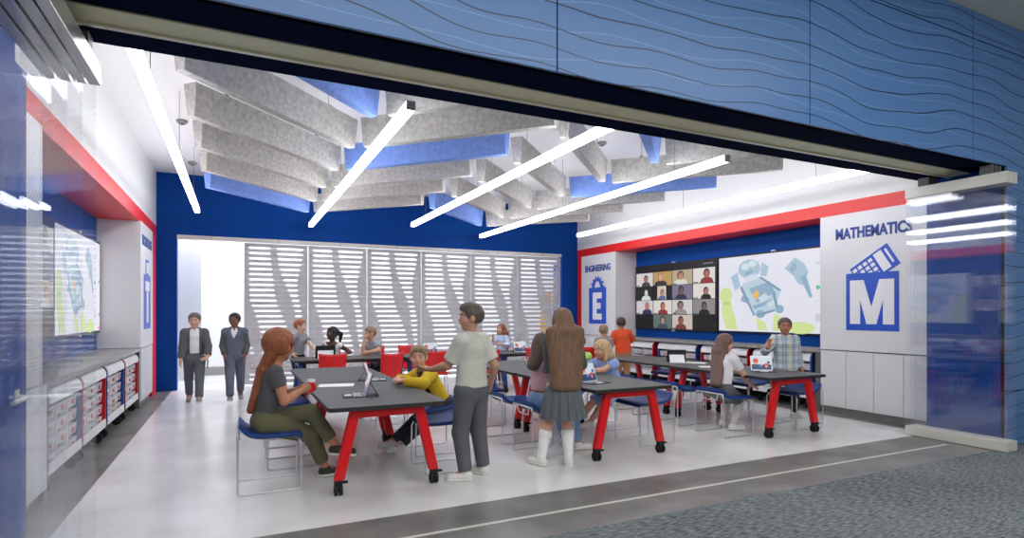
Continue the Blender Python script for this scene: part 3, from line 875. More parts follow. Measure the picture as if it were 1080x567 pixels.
# ------------------------------------------------------------------ chairs
def shell(prof_top, prof_bot, W, name, m, parent, rnd=0.05):
    """seat shell extruded across y, edges pulled in at both sides"""
    n = len(prof_top); ys = [(-W / 2, .55), (-W / 2 + .012, .9), (-W / 2 + .04, 1), (W / 2 - .04, 1), (W / 2 - .012, .9), (W / 2, .55)]
    v, f = [], []
    loop = prof_top + prof_bot[::-1]; k = len(loop)
    cx = sum(p[0] for p in loop) / k
    for y, s in ys:
        for i, (x, z) in enumerate(loop):
            o = loop[k - 1 - i]
            zm = (z + o[1]) / 2; v.append((cx + (x - cx) * (1 if s == 1 else (0.985 if s > .8 else 0.95)), y, zm + (z - zm) * s))
    for a in range(len(ys) - 1):
        for i in range(k):
            j = (i + 1) % k; f.append((a * k + i, a * k + j, (a + 1) * k + j, (a + 1) * k + i))
    f.append(tuple(range(k))[::-1]); f.append(tuple((len(ys) - 1) * k + i for i in range(k)))
    mb = MB(); mb.v, mb.f = v, f
    return mb.build(name, m, parent, smooth=False, bevel=0.003)


def frame_parts(t, D=0.235, Wc=0.23, ztop=0.53):
    r = 0.0082
    for s in (-1, 1):
        y = s * Wc
        pts = bez([(D - .03, y * .82, 0.445), (D, y, 0.40), (D + .005, y, 0.008), (-D - .022, y, 0.008), (-D - .022, y, ztop - .05), (-D - .020, y * .93, ztop)], r=0.03)
        MB().tube(pts, r, 8).build('sled_leg', 'chrome', t, smooth=True)
    MB().tube(bez([(-D - .020, -Wc * .93, ztop), (-D - .020, Wc * .93, ztop)], r=.02), r, 8).build('rear_bar', 'chrome', t, smooth=True)
    MB().tube(bez([(D - .03, -Wc * .82, 0.445), (D - .03, Wc * .82, 0.445)], r=.02), r, 8).build('front_bar', 'chrome', t, smooth=True)
    MB().tube(bez([(-D - .020, -Wc * .6, ztop), (-D - .005, -Wc * .45, ztop - .085), (-D - .005, Wc * .45, ztop - .085), (-D - .020, Wc * .6, ztop)], r=.02), r * .8, 8).build('grab_loop', 'chrome', t, smooth=True)


def make_stool(label, loc, rz):
    t = thing('sled_base_chair', label, 'chair', loc, rz, 'blue sled-base chairs round the tables')
    top = [(-.245, .585), (-.225, .565), (-.20, .535), (-.165, .512), (-.11, .497), (0, .487), (.12, .485), (.2, .487), (.235, .478), (.252, .455)]
    mid = [(-.25, .550), (-.23, .520), (-.20, .490), (-.165, .468), (-.11, .455), (0, .449), (.12, .449), (.2, .452), (.232, .447), (.248, .440)]
    bot = [(-.232, .535), (-.22, .510), (-.195, .480), (-.16, .458), (-.11, .446), (0, .440), (.12, .440), (.19, .443), (.215, .441), (.225, .439)]
    shell(top, mid, 0.46, 'seat', 'seat', t)
    shell([(x, z - .0005) for x, z in mid[1:-1]], bot[1:-1], 0.40, 'underside', 'shell', t)
    frame_parts(t, ztop=0.525)
    return t


ch0 = None
CHAIRS = []
def chair(x, y, face, label):
    global ch0
    rz = {'+x': 0, '-x': PI, '+y': PI / 2, '-y': -PI / 2}[face] if isinstance(face, str) else face
    if ch0 is None: ch0 = make_stool(label, (x, y, 0), rz); return ch0
    return dup(ch0, (x, y, 0), rz, label)


b = 'blue sled-base chair '
chair(0.26, 5.42, '+x', b + 'under the seated woman in olive trousers')
chair(0.52, 6.14, '+x', b + 'just behind the seated woman at the left table row')
chair(0.53, 7.10, '+x', b + 'on the left side of the left row, third from the front')
chair(0.53, 7.85, '+x', b + 'on the left side of the left row, farthest back')
chair(1.80, 5.33, '-x', b + 'right of the front left table, behind the standing boy')
chair(1.92, 6.05, '-x', b + 'under the boy in the yellow jacket')
chair(1.83, 7.06, '-x', b + 'on the right side of the left row, third from the front')
chair(1.83, 7.85, '-x', b + 'on the right side of the left row, farthest back')
chair(2.97, 5.40, '+x', b + 'under the child in the pink top')
chair(2.97, 6.14, '+x', b + 'on the left side of the middle row, second from the front')
chair(2.99, 7.18, '+x', b + 'on the left side of the middle row, third from the front')
chair(4.31, 5.40, '-x', b + 'tucked at the front right of the middle table')
chair(4.50, 6.30, '-x', b + 'under the blonde child in pale blue')
chair(4.48, 7.02, '-x', b + 'under the child in the lime green top')
chair(5.49, 5.30, '+x', b + 'under the long-haired girl in a white tee')
chair(5.50, 6.10, '+x', b + 'left of the right row, just behind the girl in white')
chair(5.50, 7.05, '+x', b + 'on the left side of the right row, third from the front')
chair(5.50, 7.85, '+x', b + 'on the left side of the right row, farthest back')
chair(6.67, 5.24, '-x', b + 'at the front right corner of the right table')
chair(6.84, 6.15, '-x', b + 'behind the boy in plaid on the right row')
chair(6.84, 7.05, '-x', b + 'on the right side of the right row, third from the front')
chair(6.84, 7.85, '-x', b + 'on the right side of the right row, farthest back')


def make_red(label, loc, rz):
    t = thing('red_chair', label, 'chair', loc, rz, 'red chairs at the back tables')
    # seat along +x; back at -x
    top = [(-.2, .50), (-.15, .475), (-.05, .462), (.1, .46), (.2, .462), (.235, .445)]
    bot = [(-.2, .475), (-.15, .455), (-.05, .444), (.1, .442), (.2, .444), (.23, .432)]
    shell(top, bot, 0.44, 'seat', 'redplastic', t)
    # backrest: curved panel, wider at the top, with a dipped top edge
    v, f = [], []; nu, nv = 10, 8
    for layer in (0, 1):
        for i in range(nu + 1):
            for j in range(nv + 1):
                a = i / nu * 2 - 1; z = j / nv
                wy = 0.185 + 0.03 * z
                x = -.205 - 0.055 * z + 0.035 * a * a - layer * 0.014
                zz = .475 + z * (0.40 - 0.022 * (1 - a * a))
                v.append((x, a * wy, zz))
    n1 = (nu + 1) * (nv + 1); idx = lambda l, i, j: l * n1 + i * (nv + 1) + j
    for i in range(nu):
        for j in range(nv):
            f.append((idx(0, i, j), idx(0, i + 1, j), idx(0, i + 1, j + 1), idx(0, i, j + 1)))
            f.append((idx(1, i, j), idx(1, i, j + 1), idx(1, i + 1, j + 1), idx(1, i + 1, j)))
    for i in range(nu):
        for j in (0, nv): f.append((idx(0, i, j), idx(0, i + 1, j), idx(1, i + 1, j), idx(1, i, j)))
    for j in range(nv):
        for i in (0, nu): f.append((idx(0, i, j), idx(0, i, j + 1), idx(1, i, j + 1), idx(1, i, j)))
    mb = MB(); mb.v, mb.f = v, f; mb.build('backrest', 'redplastic', t, smooth=True)
    r = 0.009
    for s in (-1, 1):
        y = s * .2
        MB().tube(bez([(.16, y, .44), (.2, y * 1.1, .0)], r=.02), r, 8).build('leg', 'chrome', t, smooth=True)
        MB().tube(bez([(-.15, y, .45), (-.22, y * 1.1, .0)], r=.02), r, 8).build('leg', 'chrome', t, smooth=True)
    MB().tube([(-.15, -.2, .45), (-.15, .2, .45)], r * .8, 8).build('seat_bar', 'chrome', t, smooth=True)
    return t


rc0 = None
REDS = [(1.35, 9.50, PI / 2, 'front of the left back table, below the dark-haired girl', ),
        (2.16, 9.28, PI / 2 + .35, 'turned aside at the back of the left table row'),
        (3.08, 10.95, -PI / 2, 'behind the middle back table, left part'),
        (3.07, 9.50, PI / 2 - .2, 'just behind the boy in the yellow jacket'),
        (3.88, 9.25, PI / 2, 'right of the standing boy in the grey polo'),
        (4.72, 10.98, -PI / 2, 'behind the right back table near the backpack girl'),
        (4.95, 9.50, PI / 2, 'in front of the right back table'),
        (6.02, 9.45, PI / 2, 'near the back right corner by the lime green child'),
        (1.55, 10.92, -PI / 2, 'under the dark-haired girl in a white tank top'),
        (2.38, 10.92, -PI / 2, 'under the short-haired boy in grey leaning on his hand')]
for x, y, a, lb in REDS:
    lab = 'red plastic chair ' + lb
    if rc0 is None: rc0 = make_red(lab, (x, y, 0), a)
    else: dup(rc0, (x, y, 0), a, lab)

# ------------------------------------------------------------------ things on the tables
def tablet(label, loc, rz, lean=18, W=0.27, Hh=0.20, pic='apps', keyboard=True, back='tabletback', body='silver', stand=None):
    """screen faces local -y; keyboard lies in front"""
    t = thing('tablet_computer', label, 'tablet', loc, rz)
    a = math.radians(lean); d = Vector((0, math.sin(a), math.cos(a))); nrm = Vector((0, -math.cos(a), math.sin(a)))
    o = Vector((0, 0.0, 0.006))
    def fn(u, v, tt=0.0): return o + Vector((u, 0, 0)) + d * v + nrm * tt
    b_ = MB().prism(rrect(-W / 2, W / 2, 0, Hh, 0.012), fn, -0.010, 0.0).build('body', body, t)
    MB().prism(rrect(-W / 2 + .008, W / 2 - .008, 0.008, Hh - .008, 0.006), fn, 0.0, 0.001).build('display', sc((214, 224, 236), 0.85), b_)
    if pic == 'apps':
        rg = random.Random(5)
        MB().prism(rect(-W / 2 + .012, W / 2 - .012, 0.012, Hh * .42), fn, 0.001, 0.0016).build('picture_ground', sc((40, 70, 110), 0.8), b_)
        for nm, col, cs in (('picture_red', (222, 84, 70), ((-.07, .13, .035), (.06, .075, .025))), ('picture_blue', (60, 110, 170), ((-.02, .06, .022), (.09, .11, .02))), ('picture_skin', (230, 180, 170), ((-.065, .10, .02), (.06, .055, .016), (0.0, .075, .014)))):
            mb = MB()
            for u, v, r in cs: mb.prism(ell(u * W / .27, v * Hh / .2, r, r), fn, 0.0016, 0.0022)
            mb.build(nm, sc(col, 0.8), b_)
    bk = MB().prism(rrect(-W / 2 - .003, W / 2 + .003, -0.003, Hh + .003, 0.013), fn, -0.016, -0.010).build('case', back, t)
    # kickstand
    hz = fn(0, Hh * .62, -0.016); MB().hexa([(-W * .4, hz.y + .075, 0.0), (W * .4, hz.y + .075, 0.0), (W * .4, hz.y + .080, 0.0), (-W * .4, hz.y + .080, 0.0)],
                                          [(-W * .4, hz.y, hz.z), (W * .4, hz.y, hz.z), (W * .4, hz.y + .004, hz.z), (-W * .4, hz.y + .004, hz.z)]).build('kickstand', stand or back, t)
    if keyboard:
        k = MB().prism(rrect(-W / 2, W / 2, -0.185, -0.004, 0.01), lambda u, v, z: (u, v, z), 0.0, 0.007).build('keyboard', back, t)
        kk = MB()
        for i in range(11):
            for j in range(4): kk.box(-W / 2 + .014 + i * (W - .028) / 11, -W / 2 + .010 + (i + 1) * (W - .028) / 11, -.09 + j * .02, -.074 + j * .02, 0.007, 0.009)
        kk.build('keys', 'silver', k)
        MB().box(-.045, .045, -.165, -.105, 0.007, 0.008).build('touchpad', 'paper', k)
    return t


tablet('tablet on its kickstand facing the seated woman, near the front of the left table', (1.06, 5.42, TZ), -PI / 2 - 0.12, W=.29, Hh=.215)
tablet('dark-backed tablet facing the boy in yellow, behind the first tablet on the left table', (1.38, 6.62, TZ), PI / 2 - .25, W=.28, Hh=.20, pic='apps')
tablet('tablet with a bright picture of faces beside the girl in the grey skirt', (3.52, 5.34, TZ), 0.32, W=.27, Hh=.215)
tablet('tablet showing colourful tiles in front of the boy in plaid', (6.26, 5.40, TZ), -0.62, W=.27, Hh=.20)
tablet('black-backed tablet with a white keyboard turned away on the rear right table', (6.20, 6.98, TZ), PI - .55, W=.28, Hh=.2, stand='paper')
tablet('black and white tablet in front of the dark-haired girl at the back', (1.36, 10.22, TZ), PI - .05, W=.32, Hh=.22, stand='paper')
tablet('tablet with a bright picture on the middle back table, above the boy in yellow', (3.28, 10.35, TZ), 0.1, W=.29, Hh=.21)
tablet('tablet with a bright picture on the right back table by the backpack girl', (5.02, 10.05, TZ), 0.05, W=.29, Hh=.21)


def sheet(label, x, y, rz, w=.21, l=.3):
    t = MB().box(-w / 2, w / 2, -l / 2, l / 2, 0.0, 0.0015).build('paper_sheet', 'paper')
    t.location = (x, y, TZ + 0.0005); t.rotation_euler = (0, 0, rz)
    return tag(t, label, 'paper')


sheet('white paper sheet on the left table beyond the tablet', 0.95, 6.28, 1.35, .25, .36)
sheet('white paper sheet on the right table row beside the girl in white', 6.08, 6.12, 0.95, .22, .33)
sheet('white paper sheet on the rear right table by the black-backed tablet', 6.36, 6.72, 0.6)
# ------------------------------------------------------------------ people
def V(*a): return np.array(a, dtype=np.float64)
def nrm(v):
    v = np.asarray(v, float); n = np.linalg.norm(v); return v / n if n > 1e-9 else v


class Field:
    """signed distance field on a grid, blended from tapered limbs and ellipsoids"""
    def __init__(s, lo, hi, h):
        s.lo = np.asarray(lo, float); s.h = h
        s.n = np.maximum(np.ceil((np.asarray(hi, float) - s.lo) / h).astype(int) + 1, 4)
        s.d = np.full(s.n, 1.0, np.float32)

    def win(s, lo, hi):
        i0 = np.clip(np.floor((lo - s.lo) / s.h).astype(int), 0, s.n - 1); i1 = np.clip(np.ceil((hi - s.lo) / s.h).astype(int) + 1, 1, s.n)
        if np.any(i1 <= i0): return None
        ax = [(s.lo[k] + s.h * np.arange(i0[k], i1[k])).astype(np.float32) for k in range(3)]
        return tuple(slice(i0[k], i1[k]) for k in range(3)), ax[0][:, None, None], ax[1][None, :, None], ax[2][None, None, :]

    def put(s, sl, q, k, mode):
        a = s.d[sl]
        if mode == 'sub':
            s.d[sl] = np.maximum(a, -q)
        elif mode == 'and':
            s.d[sl] = np.maximum(a, q)
        else:
            q = q.astype(np.float32)
            if k > 0:
                hh = np.maximum(k - np.abs(a - q), 0) / k
                s.d[sl] = np.minimum(a, q) - hh * hh * k * 0.25
            else: s.d[sl] = np.minimum(a, q)

    def cap(s, a, b, ra, rb, k=0.02, lat=None, flat=1.0, cutA=False, cutB=False, mode='add'):
        a = np.asarray(a, float); b = np.asarray(b, float); R = max(ra, rb) * max(flat, 1) + k + 3 * s.h
        w_ = s.win(np.minimum(a, b) - R, np.maximum(a, b) + R)
        if w_ is None: return
        sl, X, Y, Z = w_
        ab = b - a; L2 = max(ab @ ab, 1e-9); L = math.sqrt(L2)
        px, py, pz = X - a[0], Y - a[1], Z - a[2]
        al = px * ab[0] + py * ab[1] + pz * ab[2]
        t = np.clip(al / L2, 0, 1)
        qx, qy, qz = px - t * ab[0], py - t * ab[1], pz - t * ab[2]
        q2 = qx * qx + qy * qy + qz * qz
        if lat is not None and flat != 1:
            ql = qx * lat[0] + qy * lat[1] + qz * lat[2]
            q2 = q2 - ql * ql + (ql / flat) ** 2
        d = np.sqrt(np.maximum(q2, 0)) - (ra + (rb - ra) * t)
        if cutA: d = np.maximum(d, -al / L)
        if cutB: d = np.maximum(d, (al - L2) / L)
        s.put(sl, d, k, mode)

    def ell(s, c, r, R=None, k=0.02, mode='add'):
        c = np.asarray(c, float); r = np.asarray(r, float); m = max(r) + k + 3 * s.h
        w_ = s.win(c - m, c + m)
        if w_ is None: return
        sl, X, Y, Z = w_
        px, py, pz = X - c[0], Y - c[1], Z - c[2]
        if R is not None:
            px, py, pz = (px * R[0][0] + py * R[0][1] + pz * R[0][2], px * R[1][0] + py * R[1][1] + pz * R[1][2], px * R[2][0] + py * R[2][1] + pz * R[2][2])
        k0 = np.sqrt((px / r[0]) ** 2 + (py / r[1]) ** 2 + (pz / r[2]) ** 2)
        k1 = np.sqrt((px / r[0] ** 2) ** 2 + (py / r[1] ** 2) ** 2 + (pz / r[2] ** 2) ** 2)
        d = np.where(k1 > 1e-6, k0 * (k0 - 1) / np.maximum(k1, 1e-6), -min(r))
        s.put(sl, d, k, mode)

    def half(s, p, n):
        """keep the side the normal points away from"""
        ax = [(s.lo[k] + s.h * np.arange(s.n[k])).astype(np.float32) for k in range(3)]
        n = nrm(n)
        d = (ax[0][:, None, None] - p[0]) * n[0] + (ax[1][None, :, None] - p[1]) * n[1] + (ax[2][None, None, :] - p[2]) * n[2]
        s.d = np.maximum(s.d, d.astype(np.float32))

    def mesh(s, name, m):
        d = s.d; I = d < 0
        n = s.n
        cnt = np.zeros(n - 1, np.int8)
        for dx in (0, 1):
            for dy in (0, 1):
                for dz in (0, 1): cnt += I[dx:n[0] - 1 + dx, dy:n[1] - 1 + dy, dz:n[2] - 1 + dz]
        act = (cnt > 0) & (cnt < 8)
        ijk = np.argwhere(act)
        if len(ijk) == 0: return None
        idx = np.full(n - 1, -1, np.int64); idx[act] = np.arange(len(ijk))
        acc = np.zeros((len(ijk), 3)); num = np.zeros(len(ijk))
        corners = [(0, 0, 0), (1, 0, 0), (0, 1, 0), (1, 1, 0), (0, 0, 1), (1, 0, 1), (0, 1, 1), (1, 1, 1)]
        vals = [d[ijk[:, 0] + c[0], ijk[:, 1] + c[1], ijk[:, 2] + c[2]].astype(np.float64) for c in corners]
        for a in range(8):
            for b in range(a + 1, 8):
                df = [corners[b][q] - corners[a][q] for q in range(3)]
                if sum(abs(x) for x in df) != 1: continue
                va, vb = vals[a], vals[b]; cr = (va < 0) != (vb < 0)
                t = np.where(cr, va / np.where(cr, va - vb, 1), 0)
                for q in range(3): acc[:, q] += np.where(cr, corners[a][q] + t * df[q], 0)
                num += cr
        pos = s.lo + s.h * (ijk + acc / num[:, None])
        F = []
        for ax in range(3):
            o = [q for q in range(3) if q != ax]
            A = [slice(None)] * 3; B = [slice(None)] * 3; A[ax] = slice(0, -1); B[ax] = slice(1, None)
            ch = I[tuple(A)] != I[tuple(B)]
            e = np.argwhere(ch)
            ok = (e[:, o[0]] > 0) & (e[:, o[1]] > 0) & (e[:, o[0]] < n[o[0]] - 1) & (e[:, o[1]] < n[o[1]] - 1)
            e = e[ok]
            if not len(e): continue
            ins = I[e[:, 0], e[:, 1], e[:, 2]]
            def cell(da, db):
                c = e.copy(); c[:, o[0]] -= da; c[:, o[1]] -= db
                return idx[c[:, 0], c[:, 1], c[:, 2]]
            q = np.stack([cell(1, 1), cell(0, 1), cell(0, 0), cell(1, 0)], 1)
            flip = ins if ax != 1 else ~ins
            q[~flip] = q[~flip][:, ::-1]
            F.append(q)
        F = np.concatenate(F)
        me = bpy.data.meshes.new(name)
        me.vertices.add(len(pos)); me.vertices.foreach_set('co', pos.astype(np.float32).ravel())
        me.loops.add(F.size); me.loops.foreach_set('vertex_index', F.astype(np.int32).ravel())
        me.polygons.add(len(F)); me.polygons.foreach_set('loop_start', np.arange(0, F.size, 4, dtype=np.int32))
        me.polygons.foreach_set('use_smooth', np.ones(len(F), bool))
        me.update(calc_edges=True); me.validate()
        me.materials.append(M[m] if isinstance(m, str) else m)
        return me


def skinmat(name, c): return mat(name, c, 0.55)
def hairmat(name, c):
    m = mat(name, c, 0.5); nt = m.node_tree; b = nt.nodes['Principled BSDF']
    tc = nt.nodes.new('ShaderNodeTexCoord'); mp = nt.nodes.new('ShaderNodeMapping'); mp.inputs['Scale'].default_value = (90, 90, 6)
    n = nt.nodes.new('ShaderNodeTexNoise'); n.inputs['Scale'].default_value = 1.0; n.inputs['Detail'].default_value = 3
    nt.links.new(tc.outputs['Object'], mp.inputs['Vector']); nt.links.new(mp.outputs['Vector'], n.inputs['Vector'])
    r = nt.nodes.new('ShaderNodeValToRGB'); r.color_ramp.elements[0].position = .3; r.color_ramp.elements[1].position = .7
    r.color_ramp.elements[0].color = lin(tuple(x * .84 for x in c)); r.color_ramp.elements[1].color = lin(tuple(min(255, x * 1.14) for x in c))
    nt.links.new(n.outputs['Fac'], r.inputs['Fac']); nt.links.new(r.outputs['Color'], b.inputs['Base Color'])
    bp = nt.nodes.new('ShaderNodeBump'); bp.inputs['Strength'].default_value = .6; bp.inputs['Distance'].default_value = .01
    nt.links.new(n.outputs['Fac'], bp.inputs['Height']); nt.links.new(bp.outputs['Normal'], b.inputs['Normal'])
    return m
def cloth(name, c, noise=0.03): return mat(name, c, 0.85, noise=noise, nscale=9, bump=0.3, bscale=16)


def plaid(name, base, bands):
    m = mat(name, base, 0.85); nt = m.node_tree; b = nt.nodes['Principled BSDF']
    tc = nt.nodes.new('ShaderNodeTexCoord'); sp = nt.nodes.new('ShaderNodeSeparateXYZ'); nt.links.new(tc.outputs['Object'], sp.inputs[0])
    prev = None
    for axis, freq, off, wd, col, f in bands:
        a = nt.nodes.new('ShaderNodeMath'); a.operation = 'MULTIPLY_ADD'; a.inputs[1].default_value = freq; a.inputs[2].default_value = off + 20
        nt.links.new(sp.outputs[axis], a.inputs[0])
        fr = nt.nodes.new('ShaderNodeMath'); fr.operation = 'FRACT'; nt.links.new(a.outputs[0], fr.inputs[0])
        lt = nt.nodes.new('ShaderNodeMath'); lt.operation = 'LESS_THAN'; lt.inputs[1].default_value = wd; nt.links.new(fr.outputs[0], lt.inputs[0])
        mu = nt.nodes.new('ShaderNodeMath'); mu.operation = 'MULTIPLY'; mu.inputs[1].default_value = f; nt.links.new(lt.outputs[0], mu.inputs[0])
        mx = nt.nodes.new('ShaderNodeMixRGB'); nt.links.new(mu.outputs[0], mx.inputs[0]); mx.inputs[2].default_value = lin(col)
        if prev is None: mx.inputs[1].default_value = lin(base)
        else: nt.links.new(prev, mx.inputs[1])
        prev = mx.outputs[0]
    nt.links.new(prev, b.inputs['Base Color'])
    return m


M['eyewhite'] = mat('eye_white', (225, 222, 218), 0.3); M['iris'] = mat('iris_brown', (44, 28, 20), 0.3); M['lips'] = mat('lips', (170, 84, 78), 0.5)
M['shoewhite'] = mat('white_shoe', (226, 226, 222), 0.5); M['shoegreen'] = mat('dark_canvas_shoe', (58, 62, 54), 0.8); M['sole'] = mat('shoe_sole', (228, 226, 220), 0.6); M['shoegrey'] = mat('grey_shoe', (150, 150, 152), 0.6)
M['solebrown'] = mat('brown_shoe_sole', (130, 112, 98), 0.7)


def ik(root, target, l1, l2, pole):
    root = np.asarray(root, float); target = np.asarray(target, float); d = target - root; D = np.linalg.norm(d)
    D2 = min(D, (l1 + l2) * 0.999); u = nrm(d); target = root + u * D2
    a = (l1 * l1 - l2 * l2 + D2 * D2) / (2 * D2); hh = math.sqrt(max(l1 * l1 - a * a, 0))
    p = np.asarray(pole, float); p = p - u * (p @ u); p = nrm(p)
    return root + u * a + p * hh, target


def person(label, pos, face, H, pelvis=None, lean=(0, 0, 1), twist=0.0, head=(0, 0), hs=1.0, arms=None, legs=None, skin=None, hair=None, hairstyle='short',
           top=None, bottom=None, shoes=('shoewhite', 'sole'), socks=None, res=0.008, jacket=None, lathe_skirt=None, bulk=1.0, extras=(), eyes=True, brow=None, group=None, headroll=0.0, legk=1.0, hairw=2.1, hairlen=None, under=None):
    """face: world heading in degrees from +x.  arms/legs hold world-space targets: {'L': (target, pole[, hand dir, palm normal])}"""
    yaw = math.radians(face - 90)
    cy, sy = math.cos(yaw), math.sin(yaw)
    def w2l(p): dx, dy = p[0] - pos[0], p[1] - pos[1]; return V(dx * cy + dy * sy, -dx * sy + dy * cy, p[2])
    def wd(d): return V(d[0] * cy + d[1] * sy, -d[0] * sy + d[1] * cy, d[2])
    Pz = pelvis if pelvis is not None else 0.51 * H
    P = V(0, 0, Pz); t = nrm(lean); ct, st_ = math.cos(twist), math.sin(twist)
    lat = nrm(np.cross(V(0, 1, 0), t)); fw = np.cross(t, lat)
    latS = lat * ct + fw * st_; fwS = np.cross(t, latS)
    sh = P + t * 0.278 * H; nb = P + t * 0.305 * H
    sw = 0.093 * H * bulk
    S_ = {'L': sh - latS * sw, 'R': sh + latS * sw}
    hw = 0.052 * H
    Hp = {'L': P - V(hw, 0, 0.005), 'R': P + V(hw, 0, -0.005)}
    l1, l2 = 0.162 * H, 0.140 * H; k1, k2 = 0.245 * H * legk, 0.225 * H * legk
    arms = arms or {}; legs = legs or {}
    EL, WR, HD, PN = {}, {}, {}, {}
    for s_, sg in (('L', -1), ('R', 1)):
        if s_ in arms:
            a = arms[s_]; tg = w2l(a[0]); po = wd(a[1])
        else:
            tg = S_[s_] + V(sg * 0.02 * H, 0.05 * H, -0.29 * H); po = V(sg * 0.3, -1, 0); a = ()
        EL[s_], WR[s_] = ik(S_[s_], tg, l1, l2, po)
        HD[s_] = nrm(wd(a[2])) if len(a) > 2 and a[2] is not None else nrm(WR[s_] - EL[s_] + V(0, 0.0, 0))
        PN[s_] = nrm(wd(a[3])) if len(a) > 3 else V(-sg, 0.2, 0)
    KN, AN, FD = {}, {}, {}
    for s_, sg in (('L', -1), ('R', 1)):
        if s_ in legs:
            a = legs[s_]; tg = w2l(a[0]); po = wd(a[1]); FD[s_] = nrm(wd(a[2])) if len(a) > 2 else V(sg * .15, 1, 0)
        else:
            tg = V(sg * 0.06 * H, 0, 0.045 * H); po = V(0, 1, 0); FD[s_] = nrm(V(sg * .2, 1, 0))
        KN[s_], AN[s_] = ik(Hp[s_], tg, k1, k2, po)
    hz = 0.072 * H * hs
    nd = nrm(t * 0.6 + V(0, 0, 0.6) + fwS * 0.12)
    hc = nb + nd * (0.022 * H + hz * 1.12)
    hy, hp = math.radians(head[0]), math.radians(head[1])   # + yaw turns to own left, + pitch looks up
    base_f = nrm(V(fwS[0], fwS[1], 0)); base_r = V(base_f[1], -base_f[0], 0)
    f0 = base_f * math.cos(hy) - base_r * math.sin(hy)
    f = nrm(f0 * math.cos(hp) + V(0, 0, 1) * math.sin(hp)); r_ = nrm(np.cross(f, V(0, 0, 1))); u = np.cross(r_, f)
    if headroll:
        a = math.radians(headroll); r_, u = r_ * math.cos(a) + u * math.sin(a), u * math.cos(a) - r_ * math.sin(a)
    RH = np.stack([r_, f, u])
    def hd(x, y, z): return hc + (r_ * x + f * y + u * z) * hz
    allp = np.array([P, sh, hc, hc + u * hz, hc - u * hz] + list(EL.values()) + list(WR.values()) + list(KN.values()) + list(AN.values()) + [WR[q] + HD[q] * .11 * H for q in 'LR'] + [AN[q] + FD[q] * .13 * H - V(0, 0, .05 * H) for q in 'LR'])
    lo = allp.min(0) - 0.11 * H; hi = allp.max(0) + 0.11 * H
    # ---- body, one continuous surface
    F = Field(lo, hi, res)
    kb = 0.02 * H / 1.5
    def torso(F, o, hem=0.0, cut=True, neck=True):
        b = bulk
        F.cap(P - t * hem * H, P + t * .13 * H, .052 * H * b + o, .050 * H * b + o, kb, lat, 1.42, cutA=cut)
        F.cap(P + t * .12 * H, P + t * .225 * H, .050 * H * b + o, .060 * H * b + o, kb * 1.5, latS, 1.42)
        F.cap(S_['L'], S_['R'], .034 * H + o, .034 * H + o, kb * 1.5)
        if neck: F.cap(P + t * .25 * H, P + t * .305 * H, .055 * H + o, .032 * H + o, kb * 1.5, latS, 1.25)
    torso(F, 0, 0.0, False)
    F.cap(Hp['L'], Hp['R'], .054 * H, .054 * H, kb)
    F.cap(nb - nd * .02 * H, hc - u * hz * .35, .031 * H, .030 * H, kb * .8)
    for s_ in 'LR':
        F.cap(S_[s_], EL[s_], .031 * H, .024 * H, kb)
        mid = EL[s_] + (WR[s_] - EL[s_]) * .35
        F.cap(EL[s_], mid, .024 * H, .0245 * H, kb * .6); F.cap(mid, WR[s_], .0245 * H, .0165 * H, kb * .6)
        F.cap(Hp[s_], KN[s_], .051 * H, .034 * H, kb)
        midl = KN[s_] + (AN[s_] - KN[s_]) * .3
        F.cap(KN[s_], midl, .034 * H, .036 * H, kb); F.cap(midl, AN[s_], .036 * H, .021 * H, kb)
        F.cap(AN[s_], AN[s_] + FD[s_] * .07 * H - V(0, 0, .02 * H), .02 * H, .016 * H, kb)
        # hand: palm, four unequal bent fingers, thumb from the side of the palm
        h_ = HD[s_]; n_ = PN[s_] - h_ * (PN[s_] @ h_); n_ = nrm(n_); lt = np.cross(h_, n_)
        sg = -1 if s_ == 'L' else 1
        th = lt * (1 if (lt @ (-latS * sg + fwS * 1.2 + V(0, 0, .5))) > 0 else -1)
        w0 = WR[s_]
        F.cap(w0, w0 + h_ * .05 * H, .0145 * H, .0125 * H, .008, th, 1.75)
        pe = w0 + h_ * .054 * H
        for i, L in enumerate((.036, .042, .039, .031)):
            b0 = pe + th * (1.5 - i) * .0125 * H; spread = th * (1.5 - i) * .06
            c1 = .35 + .06 * i; d1 = nrm(h_ + spread + n_ * math.tan(c1) * .5); d2 = nrm(h_ + spread * .4 + n_ * 1.1)
            m1 = b0 + d1 * L * .55 * H
            F.cap(b0, m1, .0062 * H, .0058 * H, .003); F.cap(m1, m1 + d2 * L * .5 * H, .0058 * H, .005 * H, .003)
        tb = w0 + h_ * .016 * H + th * .018 * H
        tm = tb + nrm(h_ * .7 + th * .75 + n_ * .3) * .026 * H
        F.cap(tb, tm, .0085 * H, .007 * H, .006); F.cap(tm, tm + nrm(h_ + th * .2 + n_ * .5) * .024 * H, .007 * H, .0055 * H, .003)
    # head
    F.ell(hd(0, -.08, .22), V(.74, .88, .78) * hz, RH, .01)
    F.ell(hd(0, .10, -.34), V(.57, .64, .62) * hz, RH, .03)
    F.ell(hd(0, .42, -.80), V(.24, .22, .18) * hz, RH, .02)
    for sg in (-1, 1):
        F.ell(hd(sg * .33, .45, -.28), V(.26, .26, .26) * hz, RH, .02)
        F.ell(hd(sg * .29, .90, .02), V(.17, .16, .11) * hz, RH, mode='sub')
        F.ell(hd(sg * .74, -.02, -.08), V(.09, .2, .27) * hz, RH, .008)
    F.cap(hd(0, .72, .02), hd(0, .86, -.26), .06 * hz, .11 * hz, .012)
    F.ell(hd(0, .70, -.50), V(.22, .1, .09) * hz, RH, .012)
    body = link(bpy.data.objects.new('person', F.mesh('person', skin)))
    tag(body, label, 'person', group)
    def add(F, name, m, parent=body):
        me = F.mesh(name, m)
        return link(bpy.data.objects.new(name, me), parent) if me else None
